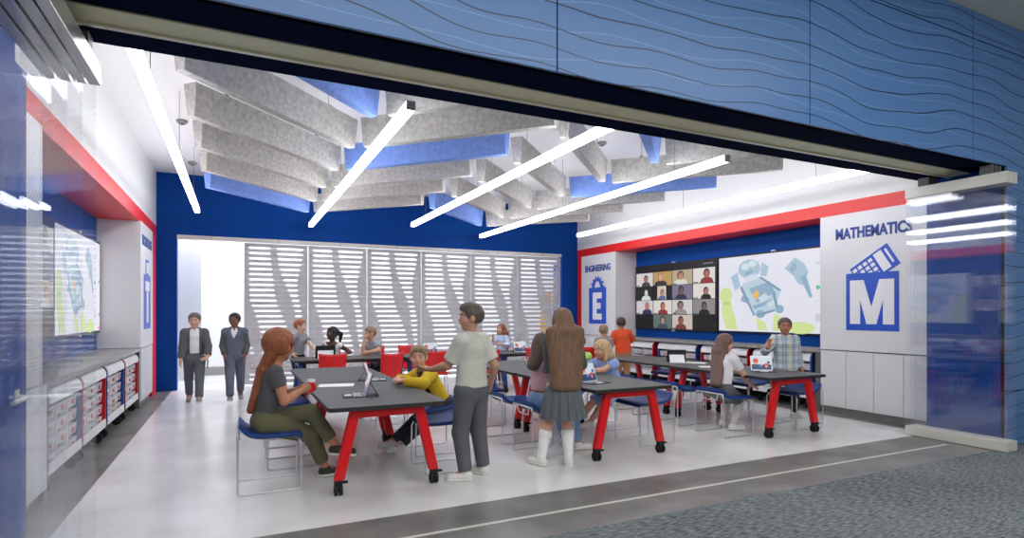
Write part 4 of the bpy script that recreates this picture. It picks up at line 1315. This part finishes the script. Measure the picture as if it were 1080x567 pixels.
    def sub(lo_, hi_, h=None): return Field(lo_, hi_, h or res)
    if eyes:
        for sg in (-1, 1):
            mb = MB(); c = hd(sg * .29, .66, .01); q = hz * .095
            mb.lathe([(q * math.sin(PI * k / 8), -q * math.cos(PI * k / 8)) for k in range(1, 8)], c, 12)
            e = mb.build('eye', 'eyewhite', body, smooth=True)
            mb = MB(); c = hd(sg * .285, .708, .01); q = hz * .072
            mb.lathe([(q * math.sin(PI * k / 8), -q * math.cos(PI * k / 8)) for k in range(1, 8)], c, 10); mb.build('iris', 'iris', e, smooth=True)
            MB().tube([hd(sg * .14, .83, .19), hd(sg * .30, .82, .235), hd(sg * .46, .70, .18)], hz * .035, 6).build('eyebrow', brow or hair, body, smooth=True)
        MB().tube([hd(-.2, .735, -.48), hd(-.08, .80, -.49), hd(.08, .80, -.49), hd(.2, .735, -.48)], [hz * .02, hz * .05, hz * .05, hz * .02], 8).build('lips', 'lips', body, smooth=True)
    # ---- hair
    if hairstyle:
        hlo = hc - V(1, 1, 1) * hz * 1.6; hhi = hc + V(1, 1, 1) * hz * 1.7
        st = hairstyle
        if st in ('long', 'ponytail', 'mid', 'lowtail'): hlo = hlo - V(.1 * H, .14 * H, .32 * H); hhi = hhi + V(.1 * H, .1 * H, 0)
        G = sub(hlo, hhi, min(res, .008))
        G.ell(hd(0, -.10, .26), V(.84, .97, .88) * hz, RH, 0)
        if st == 'short':
            G.ell(hd(0, -.05, .62), V(.72, .80, .52) * hz, RH, .02)
            G.ell(hd(0, .86, -.30), V(.95, .86, .86) * hz, RH, mode='sub')
            G.half(hd(0, -.5, -.42), -u * 1.0 - f * 0.25)
            for sg in (-1, 1): G.ell(hd(sg * .8, .02, -.12), V(.25, .24, .33) * hz, RH, mode='sub')
        elif st == 'buzz':
            G.ell(hd(0, .86, -.30), V(.95, .86, .90) * hz, RH, mode='sub')
            G.half(hd(0, -.5, -.42), -u * 1.0 - f * 0.25)
            for sg in (-1, 1): G.ell(hd(sg * .8, .02, -.12), V(.25, .24, .33) * hz, RH, mode='sub')
        elif st == 'tuft':
            G.ell(hd(0, .05, .70), V(.70, .85, .48) * hz, RH, .02)
            G.ell(hd(0, .90, -.34), V(.95, .86, .86) * hz, RH, mode='sub')
            G.half(hd(0, -.5, -.40), -u - f * .25)
            for sg in (-1, 1): G.ell(hd(sg * .8, .02, -.12), V(.25, .24, .33) * hz, RH, mode='sub')
        elif st in ('long', 'mid'):
            e = hairlen * H if hairlen else (.30 * H if st == 'long' else .13 * H)
            bk = hd(0, -.55, -.1); dn = nrm(-u * .0 - t - fwS * .10)
            sm_ = st == 'mid'
            mid_ = hd(0, -.55, -.6) if sm_ else hd(0, -.62, -.9)
            G.cap(bk, mid_, .62 * hz, (.58 if sm_ else .72) * hz, .02, r_, 1.3)
            G.cap(mid_, P + t * (.305 * H - e) - fwS * .085 * H, .66 * hz, .52 * hz, .02, latS, hairw)
            for sg in (-1, 1):
                G.cap(hd(sg * .68, -.1, .1), hd(sg * .72, .02, -1.0), .26 * hz, .22 * hz, .015)
            G.ell(hd(0, .95, -.28), V(.72, .80, .95) * hz, RH, mode='sub')
        elif st in ('ponytail', 'lowtail'):
            if st == 'lowtail': G.ell(hd(0, -.18, .22), V(.96, 1.05, .98) * hz, RH, 0)
            G.ell(hd(0, .86, -.30), V(.95, .86, .88) * hz, RH, mode='sub')
            G.half(hd(0, -.5, -.55), -u - f * .2)
            for sg in (-1, 1): G.ell(hd(sg * .82, .06, -.12), V(.22, .22, .3) * hz, RH, mode='sub')
            if st == 'ponytail':
                a = hd(0, -.85, .45); b = hd(0, -1.45, .1); c = hd(.0, -1.5, -1.3)
                G.cap(a, b, .22 * hz, .34 * hz, .01); G.cap(b, c, .34 * hz, .16 * hz, .02)
            else:
                a = hd(0, -.72, -.5); b = nb - fwS * .055 * H - t * .03 * H; c = P + t * .05 * H - fwS * .078 * H - latS * .02 * H
                G.cap(a, b, .40 * hz, .42 * hz, .02); G.cap(b, c, .44 * hz, .24 * hz, .02, latS, 1.4)
        add(G, 'hair', hair)
    # ---- clothing
    def garment(name, m, d, parent=body):
        o = d.get('off', .012); G = sub(lo, hi); slv = d.get('sleeve', .55); hem = d.get('hem', .0)
        torso(G, o, hem, True)
        if d.get('loose'): G.cap(P - t * hem * H, P + t * .14 * H, .067 * H + o, .058 * H + o, kb, lat, 1.42, cutA=True)
        if d.get('loose') and d.get('hem', 0) > 0.01:
            G.cap(Hp['L'], Hp['R'], .060 * H + o, .060 * H + o, kb); G.half(P - t * hem * H, -t)
        if slv > 0:
            for s_ in 'LR':
                a, e, w1 = S_[s_], EL[s_], WR[s_]
                if slv <= 1: G.cap(a, a + (e - a) * slv, .034 * H + o, .030 * H + o * 1.3, kb, cutB=True)
                else:
                    G.cap(a, e, .034 * H + o, .027 * H + o, kb); q = e + (w1 - e) * (slv - 1)
                    G.cap(e, q, .027 * H + o, .021 * H + o, kb, cutB=True)
        G.cap(nb - nd * .012 * H, nb + nd * .10 * H, .039 * H, .034 * H, mode='sub')
        if d.get('vneck'):
            c0 = nb + fwS * .075 * H
            for q in range(6):
                z = q / 5; G.cap(c0 - t * (.01 + .10 * z) * H, c0 - t * (.011 + .10 * z) * H - fwS * .03 * H, .034 * H * (1 - z) + .004, .034 * H * (1 - z) + .004, mode='sub')
        if d.get('open'):
            wd_ = d['open'] * H
            for z in np.linspace(-.06, .30, 22):
                G.cap(P + t * z * H + fwS * .03 * H, P + t * z * H + fwS * .20 * H, wd_, wd_, mode='sub')
        if d.get('crop') is not None: G.half(P + t * d['crop'] * H, -t)
        if d.get('scoop'):
            G.ell(nb + fwS * .02 * H + t * .01 * H, V(.075, .075, .06) * H, None, mode='sub')
        ob = add(G, name, m, parent)
        if d.get('collar'):
            g2 = sub(nb - .1 * H, nb + .1 * H, min(res, .007))
            g2.cap(nb - nd * .012 * H, nb + nd * .022 * H, .050 * H, .043 * H, 0, cutA=True, cutB=True)
            g2.cap(nb - nd * .03 * H, nb + nd * .06 * H, .036 * H, .036 * H, mode='sub')
            for q in range(5):
                g2.cap(nb + nd * (.03 - .01 * q) * H + fwS * .02 * H, nb + nd * (.03 - .01 * q) * H + fwS * .1 * H, (.014 - .002 * q) * H, (.014 - .002 * q) * H, mode='sub')
            add(g2, 'collar', d.get('collarmat', m), ob)
        return ob
    if under: garment('undershirt', under['mat'], under)
    if top: garment(top.get('name', 'shirt'), top['mat'], top)
    if jacket: garment(jacket.get('name', 'jacket'), jacket['mat'], jacket)
    if bottom:
        G = sub(lo, hi); o = bottom.get('off', .010); kind = bottom.get('kind', 'trousers'); ln = bottom.get('len', 1.92)
        G.cap(P + t * .055 * H, P - t * .02 * H, .052 * H * bulk + o, .056 * H * bulk + o, kb, lat, 1.44, cutA=True)
        G.cap(Hp['L'], Hp['R'], .055 * H + o, .055 * H + o, kb)
        if kind == 'seatskirt':
            G.cap(Hp['L'], Hp['L'] + (KN['L'] - Hp['L']) * .85, .055 * H + o, .045 * H + o, .05, cutB=True)
            G.cap(Hp['R'], Hp['R'] + (KN['R'] - Hp['R']) * .85, .055 * H + o, .045 * H + o, .05, cutB=True)
            m_ = (Hp['L'] + Hp['R']) / 2; km = (KN['L'] + KN['R']) / 2
            G.cap(m_, m_ + (km - m_) * .85, .05 * H, .045 * H, .05, cutB=True)
        elif kind != 'skirt':
            for s_ in 'LR':
                a, e, w1 = Hp[s_], KN[s_], AN[s_]
                if ln <= 1: G.cap(a, a + (e - a) * ln, .054 * H + o, .046 * H + o, kb, cutB=True)
                else:
                    fl_ = bottom.get('flare', 1.0)
                    G.cap(a, e, .054 * H + o, .038 * H + o, kb); G.cap(e, e + (w1 - e) * (ln - 1), .038 * H + o, .026 * H * fl_ + o * 1.3, kb, cutB=True)
        if kind != 'skirt': add(G, kind if kind != 'seatskirt' else 'skirt', bottom['mat'])
        else:
            # pleated skirt
            n = 96; zs = np.linspace(0, 1, 9); v, fc = [], []
            zt_, zb_ = Pz + .075 * H, bottom['hem']
            for z in zs:
                for k in range(n):
                    a = 2 * PI * k / n; pl = 1 + (.055 * z + .0) * (1 if (k % 6) < 3 else -1) * (1 if z > .18 else 0)
                    rx = (.083 + .066 * z ** .8) * H * pl; ry = (.064 + .066 * z ** .8) * H * pl
                    v.append((rx * math.cos(a), ry * math.sin(a) - .006 * H, zt_ + (zb_ - zt_) * z))
            for i in range(8):
                for k in range(n): fc.append((i * n + k, i * n + (k + 1) % n, (i + 1) * n + (k + 1) % n, (i + 1) * n + k))
            mb = MB(); mb.v, mb.f = v, fc; so_ = mb.build('skirt', bottom['mat'], body, smooth=False)
            sd = so_.modifiers.new('solid', 'SOLIDIFY'); sd.thickness = .006
            MB().lathe([(.0865 * H, 0), (.0865 * H, .022 * H), (.083 * H, .022 * H), (.083 * H, 0)], (0, 0, 0), 40).build('waistband', bottom['mat'], so_, smooth=False)
            wb = so_.children[0]; wb.location = (0, -.006 * H, zt_ - .02 * H); wb.scale = (1, .80, 1)
    if socks:
        for s_ in 'LR':
            G = sub(np.minimum(KN[s_], AN[s_]) - .08 * H, np.maximum(KN[s_], AN[s_]) + .08 * H)
            a = AN[s_]; e = KN[s_]; q = a + (e - a) * socks[1]
            md = KN[s_] + (a - e) * .3
            G.cap(q, md, .036 * H + .005, .036 * H + .005, kb, cutA=True) if socks[1] > .7 else None
            G.cap(md if socks[1] > .7 else q, a, .036 * H + .006 if socks[1] > .7 else .03 * H, .024 * H + .004, kb, cutA=socks[1] <= .7)
            add(G, 'sock', socks[0])
    if shoes:
        for s_ in 'LR':
            a = AN[s_]; fd = FD[s_]; sd_ = nrm(np.cross(fd, V(0, 0, 1))); up = np.cross(sd_, fd)
            heel = a - up * .018 * H - fd * .016 * H; toe = a - up * .024 * H + fd * .090 * H
            sole = a - up * .043 * H
            G = sub(np.minimum(heel, toe) - .06 * H, np.maximum(heel, toe) + .06 * H, min(res, .007))
            G.cap(heel, toe, .026 * H, .022 * H, .01, sd_, 1.1); G.cap(a - up * .018 * H, a + up * .012 * H, .026 * H, .027 * H, .02, cutB=True)
            G.half(sole + up * .010 * H, -up)
            sh_ = add(G, 'shoe', shoes[0])
            G = sub(np.minimum(heel, toe) - .06 * H, np.maximum(heel, toe) + .06 * H, min(res, .006))
            G.cap(heel - up * .012 * H, toe - up * .012 * H, .029 * H, .025 * H, 0, sd_, 1.12)
            G.half(sole, -up); G.half(sole + up * .012 * H, up)
            add(G, 'sole', shoes[1], sh_)
    for e in extras: e(locals())
    body.location = (pos[0], pos[1], 0); body.rotation_euler = (0, 0, yaw)
    return body


SK = {'warm': skinmat('skin_warm', (188, 130, 102)), 'tan': skinmat('skin_tan', (198, 148, 124)), 'light': skinmat('skin_light', (222, 172, 146)), 'pale': skinmat('skin_pale', (232, 190, 166)),
      'dark': skinmat('skin_dark', (86, 58, 50)), 'brown': skinmat('skin_brown', (132, 92, 76))}
HA = {'copper': hairmat('hair_copper', (150, 84, 52)), 'brown': hairmat('hair_brown', (122, 92, 70)), 'dark': hairmat('hair_dark', (62, 56, 48)), 'black': hairmat('hair_black', (26, 25, 26)), 'grey': hairmat('hair_greybrown', (108, 98, 86)),
      'blond': hairmat('hair_blond', (206, 172, 130)), 'sand': hairmat('hair_sand', (150, 124, 94)), 'red': hairmat('hair_red', (150, 88, 70)), 'mauve': hairmat('hair_mauve_brown', (122, 92, 84)), 'ginger': hairmat('hair_ginger', (168, 98, 62)), 'taupe': hairmat('hair_taupe', (88, 78, 68))}
CL = {k: cloth('cloth_' + k, c) for k, c in dict(charcoal=(84, 84, 86), olive=(98, 98, 72), polo=(206, 206, 196), slate=(94, 97, 104), yellow=(220, 184, 40), vest=(50, 48, 40), greyknit=(82, 86, 90), greyskirt=(100, 106, 112), pink=(212, 172, 182),
     jeans=(120, 150, 190), paleblue=(150, 178, 232), lime=(176, 222, 110), orange=(238, 88, 44), cream=(228, 216, 206), khaki=(176, 132, 92), tee=(238, 236, 240), skirtdark=(92, 94, 98), navytr=(52, 54, 62), cardigan=(92, 94, 98), steel=(98, 104, 120), white=(240, 240, 242), greytee=(158, 160, 168),
     black=(24, 24, 26), greymarl=(140, 144, 154), iceblue=(196, 214, 240), legging=(206, 200, 198), teal=(84, 120, 128), socks=(240, 240, 240), mauvegrey=(150, 146, 140), navy=(34, 38, 48), darkcuff=(60, 66, 70)).items()}
M['plaid'] = plaid('plaid_shirt', (206, 214, 216), [('X', 9.0, .1, .35, (120, 150, 190), .55), ('Z', 9.0, .0, .32, (140, 160, 180), .5), ('X', 9.0, .62, .12, (80, 96, 110), .5), ('Z', 9.0, .6, .1, (90, 100, 104), .5), ('X', 4.5, .3, .14, (226, 220, 170), .6)])
M['plaidpink'] = plaid('plaid_pink_trousers', (120, 60, 96), [('X', 18, .1, .4, (210, 190, 214), .6), ('Z', 18, .0, .4, (60, 40, 90), .5)])

# seated woman at the front left table
def cup(loc):
    t = thing('paper_cup', 'red paper cup with a white lid held by the seated woman', 'cup', loc)
    MB().lathe([(.028, 0), (.036, .085), (.036, .09)], n=24).build('cup', 'redplastic', t, smooth=False)
    MB().lathe([(.0385, .086), (.0385, .098), (.033, .100), (.033, .108), (.03, .110)], n=24).build('lid', 'lid', t)


cup((0.595, 5.385, 0.80))
person('woman with a long copper ponytail sitting cross-legged in olive trousers, holding a red cup', (0.21, 5.40), 4, 1.58, pelvis=0.56, legk=1.07, lean=(0, .20, 1), twist=-.1, head=(40, -2), hs=1.2,
       arms={'R': ((0.525, 5.345, 0.83), (-.4, -.6, -1), (.8, .35, .25), (-.3, .8, .0)), 'L': ((0.53, 5.44, 0.83), (-.3, .8, -.9), (.8, -.45, .2), (-.2, -.8, .0))},
       legs={'R': ((0.735, 5.50, 0.075), (1, -.1, .9), (1, .12, 0)), 'L': ((0.80, 5.28, 0.31), (.35, -.1, 1), (.95, -.12, -.12))},
       skin=SK['warm'], hair=HA['copper'], hairstyle='lowtail', top=dict(mat=CL['charcoal'], sleeve=.5, off=.010, scoop=True), bottom=dict(mat=CL['olive'], len=1.78, off=.014), shoes=('shoegreen', 'sole'), res=.007)
# standing boy, back to the camera, pointing to the left
person('boy in a pale grey polo and charcoal trousers standing with one hand held out', (1.91, 4.82), 118, 1.585, lean=(0, -.01, 1), head=(52, 4), hs=1.04,
       arms={'L': ((1.61, 5.05, 0.985), (-.05, -.6, -1), (-1, .12, .10), (.1, .3, 1)), 'R': ((2.17, 4.98, 0.86), (.2, -1, 0))},
       legs={'L': ((1.85, 4.82, .07), (-.3, .6, 0), (-1, .30, 0)), 'R': ((2.07, 4.93, .07), (-.2, .8, 0), (-.55, .85, 0))},
       skin=SK['tan'], hair=HA['taupe'], hairstyle='tuft', top=dict(mat=CL['polo'], sleeve=.78, off=.017, hem=-.02, collar=True, loose=True, name='polo_shirt'), bottom=dict(mat=CL['slate'], len=1.95, off=.016, flare=1.0), shoes=('shoewhite', 'sole'), res=.007)
# girl in the pleated skirt
person('girl with long straight brown hair in a grey pleated skirt and white knee socks', (2.91, 4.90), 78, 1.545, head=(4, -2), hs=1.05, arms={'L': ((2.86, 5.16, .92), (-.3, -1, -.2)), 'R': ((3.11, 5.11, .92), (.3, -1, -.2))},
       legs={'L': ((2.70, 4.96, .065), (0, 1, 0), (-.35, 1, 0)), 'R': ((2.955, 4.86, .065), (0, 1, 0), (.55, 1, 0))},
       skin=SK['light'], hair=HA['brown'], hairstyle='long', hairw=2.6, top=dict(mat=CL['greyknit'], sleeve=1.9, off=.014, hem=-.02, name='jumper'), bottom=dict(mat=CL['greyskirt'], kind='skirt', hem=.47), socks=(CL['socks'], .80), shoes=('shoewhite', 'sole'), res=.008)
# boy in yellow
person('boy in a yellow jacket leaning on the left table with folded arms', (2.05, 6.05), 188, 1.40, pelvis=.51, lean=(0, .62, 1), head=(58, 2), hs=1.16,
       arms={'L': ((1.56, 5.83, .80), (-.2, -1, -.4), (-.5, .9, -.05), (0, 0, -1)), 'R': ((1.58, 6.10, .80), (.2, 1, -.5), (-.5, -.9, .0), (0, 0, -1))},
       legs={'L': ((1.46, 5.86, .07), (-1, 0, .6), (-1, 0, 0)), 'R': ((1.46, 6.16, .07), (-1, 0, .6), (-1, 0, 0))},
       skin=SK['light'], hair=HA['sand'], hairstyle='tuft', top=dict(mat=CL['vest'], sleeve=0, off=.012, name='undershirt'), jacket=dict(mat=CL['yellow'], sleeve=1.92, off=.024, open=.055, hem=.02), bottom=dict(mat=CL['navytr'], len=1.9), res=.008)
# child in pink
person('child with dark hair in a pink top sitting at the middle table', (2.97, 5.47), 18, 1.47, pelvis=.56, hairlen=.05, hairw=1.4, lean=(0, .03, 1), head=(8, -6), hs=1.06, arms={'L': ((3.32, 5.72, .765), (-.2, .6, -1)), 'R': ((3.34, 5.42, .765), (-.4, -.7, -1))},
       legs={'L': ((3.36, 5.6, .07), (1, 0, .8), (1, 0, 0)), 'R': ((3.38, 5.36, .07), (1, 0, .8), (1, -.2, 0))},
       skin=SK['warm'], hair=hairmat('hair_dark_brown', (84, 66, 54)), hairstyle='mid', top=dict(mat=CL['pink'], sleeve=.45, off=.012, crop=.07), bottom=dict(mat=CL['jeans'], len=1.9), res=.009)
# blonde child
person('blonde child in a pale blue dress resting chin on hand at the middle table', (4.52, 6.28), 205, 1.42, pelvis=.53, lean=(0, .72, 1), head=(-26, -4), hs=1.16, hairw=1.4,
       arms={'R': ((3.98, 6.36, .90), (-.3, .8, -1), (.2, -.1, 1), (.6, .1, 0)), 'L': ((3.96, 6.06, .77), (-.2, -1, -.6))},
       legs={'L': ((3.98, 6.12, .07), (-1, 0, .8), (-1, 0, 0)), 'R': ((3.98, 6.38, .07), (-1, 0, .8), (-1, .2, 0))},
       skin=SK['light'], hair=HA['blond'], hairstyle='mid', top=dict(mat=CL['paleblue'], sleeve=.5, off=.014, name='dress', hem=.03, loose=True), bottom=dict(mat=CL['paleblue'], kind='seatskirt', off=.02), res=.009)
# lime green child
person('child in a lime green top at the middle table, mostly behind the long-haired girl', (4.52, 6.98), 200, 1.34, pelvis=.53, lean=(0, .3, 1), head=(0, -4), hs=1.14,
       arms={'L': ((4.06, 6.86, .78), (-.3, -.8, -1)), 'R': ((4.04, 7.2, .78), (.3, .6, -1))}, legs={'L': ((4.02, 6.95, .07), (-1, 0, .8), (-1, 0, 0)), 'R': ((4.02, 7.15, .07), (-1, 0, .8), (-1, .1, 0))},
       skin=SK['light'], hair=HA['brown'], hairstyle='short', top=dict(mat=CL['lime'], sleeve=.6, off=.014), bottom=dict(mat=CL['jeans'], len=1.9), res=.010)
# orange sweater
person('child with dark hair in an orange sweater standing at the counter by the video screen', (6.92, 9.30), 66, 1.40, lean=(-.08, 0.02, 1), head=(-14, 4), hs=1.12, arms={'L': ((6.86, 9.50, .92), (-1, -.4, -.4)), 'R': ((7.18, 9.52, .88), (1, -.6, -.2))},
       skin=SK['warm'], hair=HA['dark'], hairstyle='short', top=dict(mat=CL['orange'], sleeve=1.85, off=.022, hem=.0, loose=True, name='sweater'), bottom=dict(mat=CL['khaki'], len=1.9, off=.012), res=.010)
def strap(L_):
    P, t, H, fwS, latS, body, S_ = (L_[k] for k in ('P', 't', 'H', 'fwS', 'latS', 'body', 'S_'))
    pts = [S_['R'] - latS * .03 * H + t * .055 * H, P + t * .22 * H - fwS * .088 * H + latS * .04 * H, P + t * .12 * H - fwS * .082 * H - latS * .03 * H, P + t * .06 * H - fwS * .06 * H - latS * .08 * H]
    MB().tube(pts, .010, 8).build('strap', CL['black'], body, smooth=True)
person('fair-haired child in an olive grey top with a black strap beside the orange sweater', (6.28, 9.05), 60, 1.25, head=(-30, 6), hs=1.16, skin=SK['light'], hair=HA['sand'], hairstyle='short', top=dict(mat=CL['mauvegrey'], sleeve=.7, off=.014), bottom=dict(mat=CL['navytr']), res=.010, extras=(strap,))
# girl at the right table
person('girl with very long brown hair in a white tee sitting at the right table', (5.46, 5.32), 8, 1.44, pelvis=.535, hairw=1.45, hairlen=.25, lean=(0, .12, 1), head=(-40, -4), hs=1.06, arms={'L': ((5.86, 5.52, .77), (-.3, .7, -1)), 'R': ((5.84, 5.18, .56), (-.5, -.6, -.4), (.9, 0, -.3), (0, 0, -1))},
       legs={'L': ((5.80, 5.62, .075), (1, 0, .7), (1, -.15, 0)), 'R': ((5.72, 5.38, .075), (1, 0, .7), (1, -.3, 0))},
       skin=SK['light'], hair=HA['mauve'], hairstyle='long', top=dict(mat=CL['tee'], sleeve=.65, off=.014, name='t_shirt'), bottom=dict(mat=CL['skirtdark'], kind='seatskirt', off=.012), socks=(CL['legging'], .95), shoes=('shoewhite', 'sole'), res=.008)
# boy in plaid
person('boy in a blue and white plaid shirt standing behind the right table', (7.09, 5.72), 232, 1.42, head=(-6, -2), hs=1.10, arms={'R': ((6.72, 5.70, 1.02), (-.5, .5, -1), (.25, -.1, 1), (-.3, -.9, .1)), 'L': ((7.26, 5.58, .70), (.3, 1, 0))},
       legs={'L': ((7.24, 5.68, .065), (0, -1, 0), (.1, -1, 0)), 'R': ((6.84, 5.74, .065), (-.2, -1, 0), (-.5, -1, 0))},
       skin=SK['warm'], hair=HA['taupe'], hairstyle='buzz', top=dict(mat='plaid', sleeve=1.85, off=.020, hem=.03, collar=True, loose=True), bottom=dict(mat=CL['navy'], len=1.93), shoes=('shoewhite', 'sole'), res=.008)
# two walkers
def bagstrap(L_):
    P, t, H, fwS, latS, body = (L_[k] for k in ('P', 't', 'H', 'fwS', 'latS', 'body'))
    MB().tube([P - latS * .105 * H + t * .06 * H, P - latS * .13 * H - t * .04 * H, P - latS * .125 * H - t * .12 * H], .009, 8).build('strap', CL['black'], body, smooth=True)
person('boy walking in an open dark cardigan over a white shirt, left of the pair', (-.635, 10.86), 272, 1.49, head=(-8, -3), hs=1.08, arms={'R': ((-.83, 10.74, .70), (-.2, 1, 0)), 'L': ((-.43, 10.66, .79), (.6, 1, -.3), (-.6, -.6, -.4), (-1, 0, 0))},
       legs={'L': ((-.555, 10.56, .065), (0, -1, 0), (.05, -1, .1)), 'R': ((-.73, 11.14, .12), (-.1, -1, .3), (-.1, -1, -.6))},
       skin=SK['light'], hair=HA['grey'], hairstyle='short', top=dict(mat=CL['white'], sleeve=0, off=.010, hem=.02, collar=True), jacket=dict(mat=CL['cardigan'], sleeve=1.88, off=.022, open=.046, hem=.05, name='cardigan'), bottom=dict(mat=CL['slate'], len=1.93, off=.012, flare=1.15), shoes=('shoegrey', 'sole'), res=.009, extras=(bagstrap,))
person('boy walking in a grey v-neck vest over dark sleeves, right of the pair', (-.035, 10.82), 262, 1.50, head=(-12, -4), hs=1.04, arms={'R': ((-.185, 10.74, .79), (-.4, 1, 0)), 'L': ((.115, 10.72, .79), (.4, 1, 0))},
       legs={'R': ((-.105, 10.54, .065), (0, -1, 0), (-.05, -1, .1)), 'L': ((.055, 11.12, .13), (.1, -1, .3), (.1, -1, -.6))},
       skin=SK['brown'], hair=HA['black'], hairstyle='buzz', under=dict(mat=CL['white'], sleeve=0, off=.006, collar=True), top=dict(mat=CL['cardigan'], sleeve=1.9, off=.015, vneck=True, hem=.0, name='jumper'), jacket=dict(mat=CL['steel'], sleeve=0, off=.023, vneck=True, hem=.01, name='vest'), bottom=dict(mat=CL['steel'], len=1.93, off=.012, flare=1.15), shoes=('shoegrey', 'sole'), res=.009)
# back tables
person('ginger child in a grey cropped tee standing at the end of the back table', (0.98, 10.86), 318, 1.37, lean=(0.02, .08, 1), head=(18, 0), hs=1.12, arms={'L': ((1.28, 10.62, .80), (.6, .8, -.4)), 'R': ((.86, 10.58, .80), (-.8, 0, -.2))},
       skin=SK['pale'], hair=HA['ginger'], hairstyle='short', top=dict(mat=CL['greymarl'], sleeve=.6, off=.014, crop=.05), bottom=dict(mat=CL['black']), res=.010)
person('laughing girl with a dark high ponytail in a white tank top at the back table', (1.56, 10.84), 236, 1.45, pelvis=.53, lean=(-.1, .14, 1), head=(-32, 8), hs=1.14, arms={'R': ((1.34, 10.60, .79), (-.7, .3, -.8)), 'L': ((1.80, 10.56, .79), (.9, .2, -.6))},
       legs={'L': ((1.62, 10.42, .07), (0, -1, .8), (0, -1, 0)), 'R': ((1.45, 10.42, .07), (0, -1, .8), (0, -1, 0))},
       skin=SK['dark'], hair=HA['black'], hairstyle='ponytail', top=dict(mat=CL['white'], sleeve=0, off=.009, scoop=True, name='tank_top'), bottom=dict(mat=CL['jeans']), res=.010)
person('boy in a grey tee leaning his cheek on his hand at the back table', (2.40, 10.84), 205, 1.45, pelvis=.53, lean=(0.05, .28, 1), head=(-16, -6), hs=1.14, arms={'R': ((2.14, 10.76, 1.02), (-.4, -.3, -1), (.0, .1, 1), (.6, .2, 0)), 'L': ((2.14, 10.50, .79), (-.2, -1, -.5))},
       legs={'L': ((2.14, 10.52, .07), (-.5, -1, .8), (-.3, -1, 0)), 'R': ((2.02, 10.72, .07), (-1, -.3, .8), (-1, -.3, 0))},
       skin=SK['light'], hair=HA['sand'], hairstyle='short', top=dict(mat=CL['greytee'], sleeve=.7, off=.016), bottom=dict(mat=CL['navytr']), res=.010)
def backpack(L_):
    P, t, H, fwS, latS, body = (L_[k] for k in ('P', 't', 'H', 'fwS', 'latS', 'body'))
    G = Field(P - .25 * H, P + .4 * H, .01)
    c = P + t * .17 * H - fwS * .10 * H
    G.cap(c - t * .06 * H, c + t * .05 * H, .055 * H, .05 * H, .01, latS, 1.4); G.cap(c - t * .04 * H - fwS * .04 * H, c - fwS * .04 * H, .035 * H, .03 * H, .01, latS, 1.3)
    b = bpy.data.objects.new('backpack', G.mesh('backpack', M['redplastic'])); link(b)
    b.location = (L_['pos'][0], L_['pos'][1], 0); b.rotation_euler = (0, 0, L_['yaw'])
    tag(b, 'red backpack worn by the red-haired girl behind the right back table', 'backpack')
person('red-haired girl in a pale blue top with a red backpack behind the right back table', (4.97, 10.86), 210, 1.25, head=(-8, 6), hs=1.18, arms={'R': ((4.72, 10.72, .96), (-.6, .3, -1), (-.2, .2, 1), (.5, 0, 0)), 'L': ((4.84, 10.60, .86), (.3, -.8, -.8))},
       skin=SK['light'], hair=HA['red'], hairstyle='mid', top=dict(mat=CL['iceblue'], sleeve=1.6, off=.016, hem=.0), bottom=dict(mat='plaidpink', len=1.9), res=.010, extras=(backpack,))
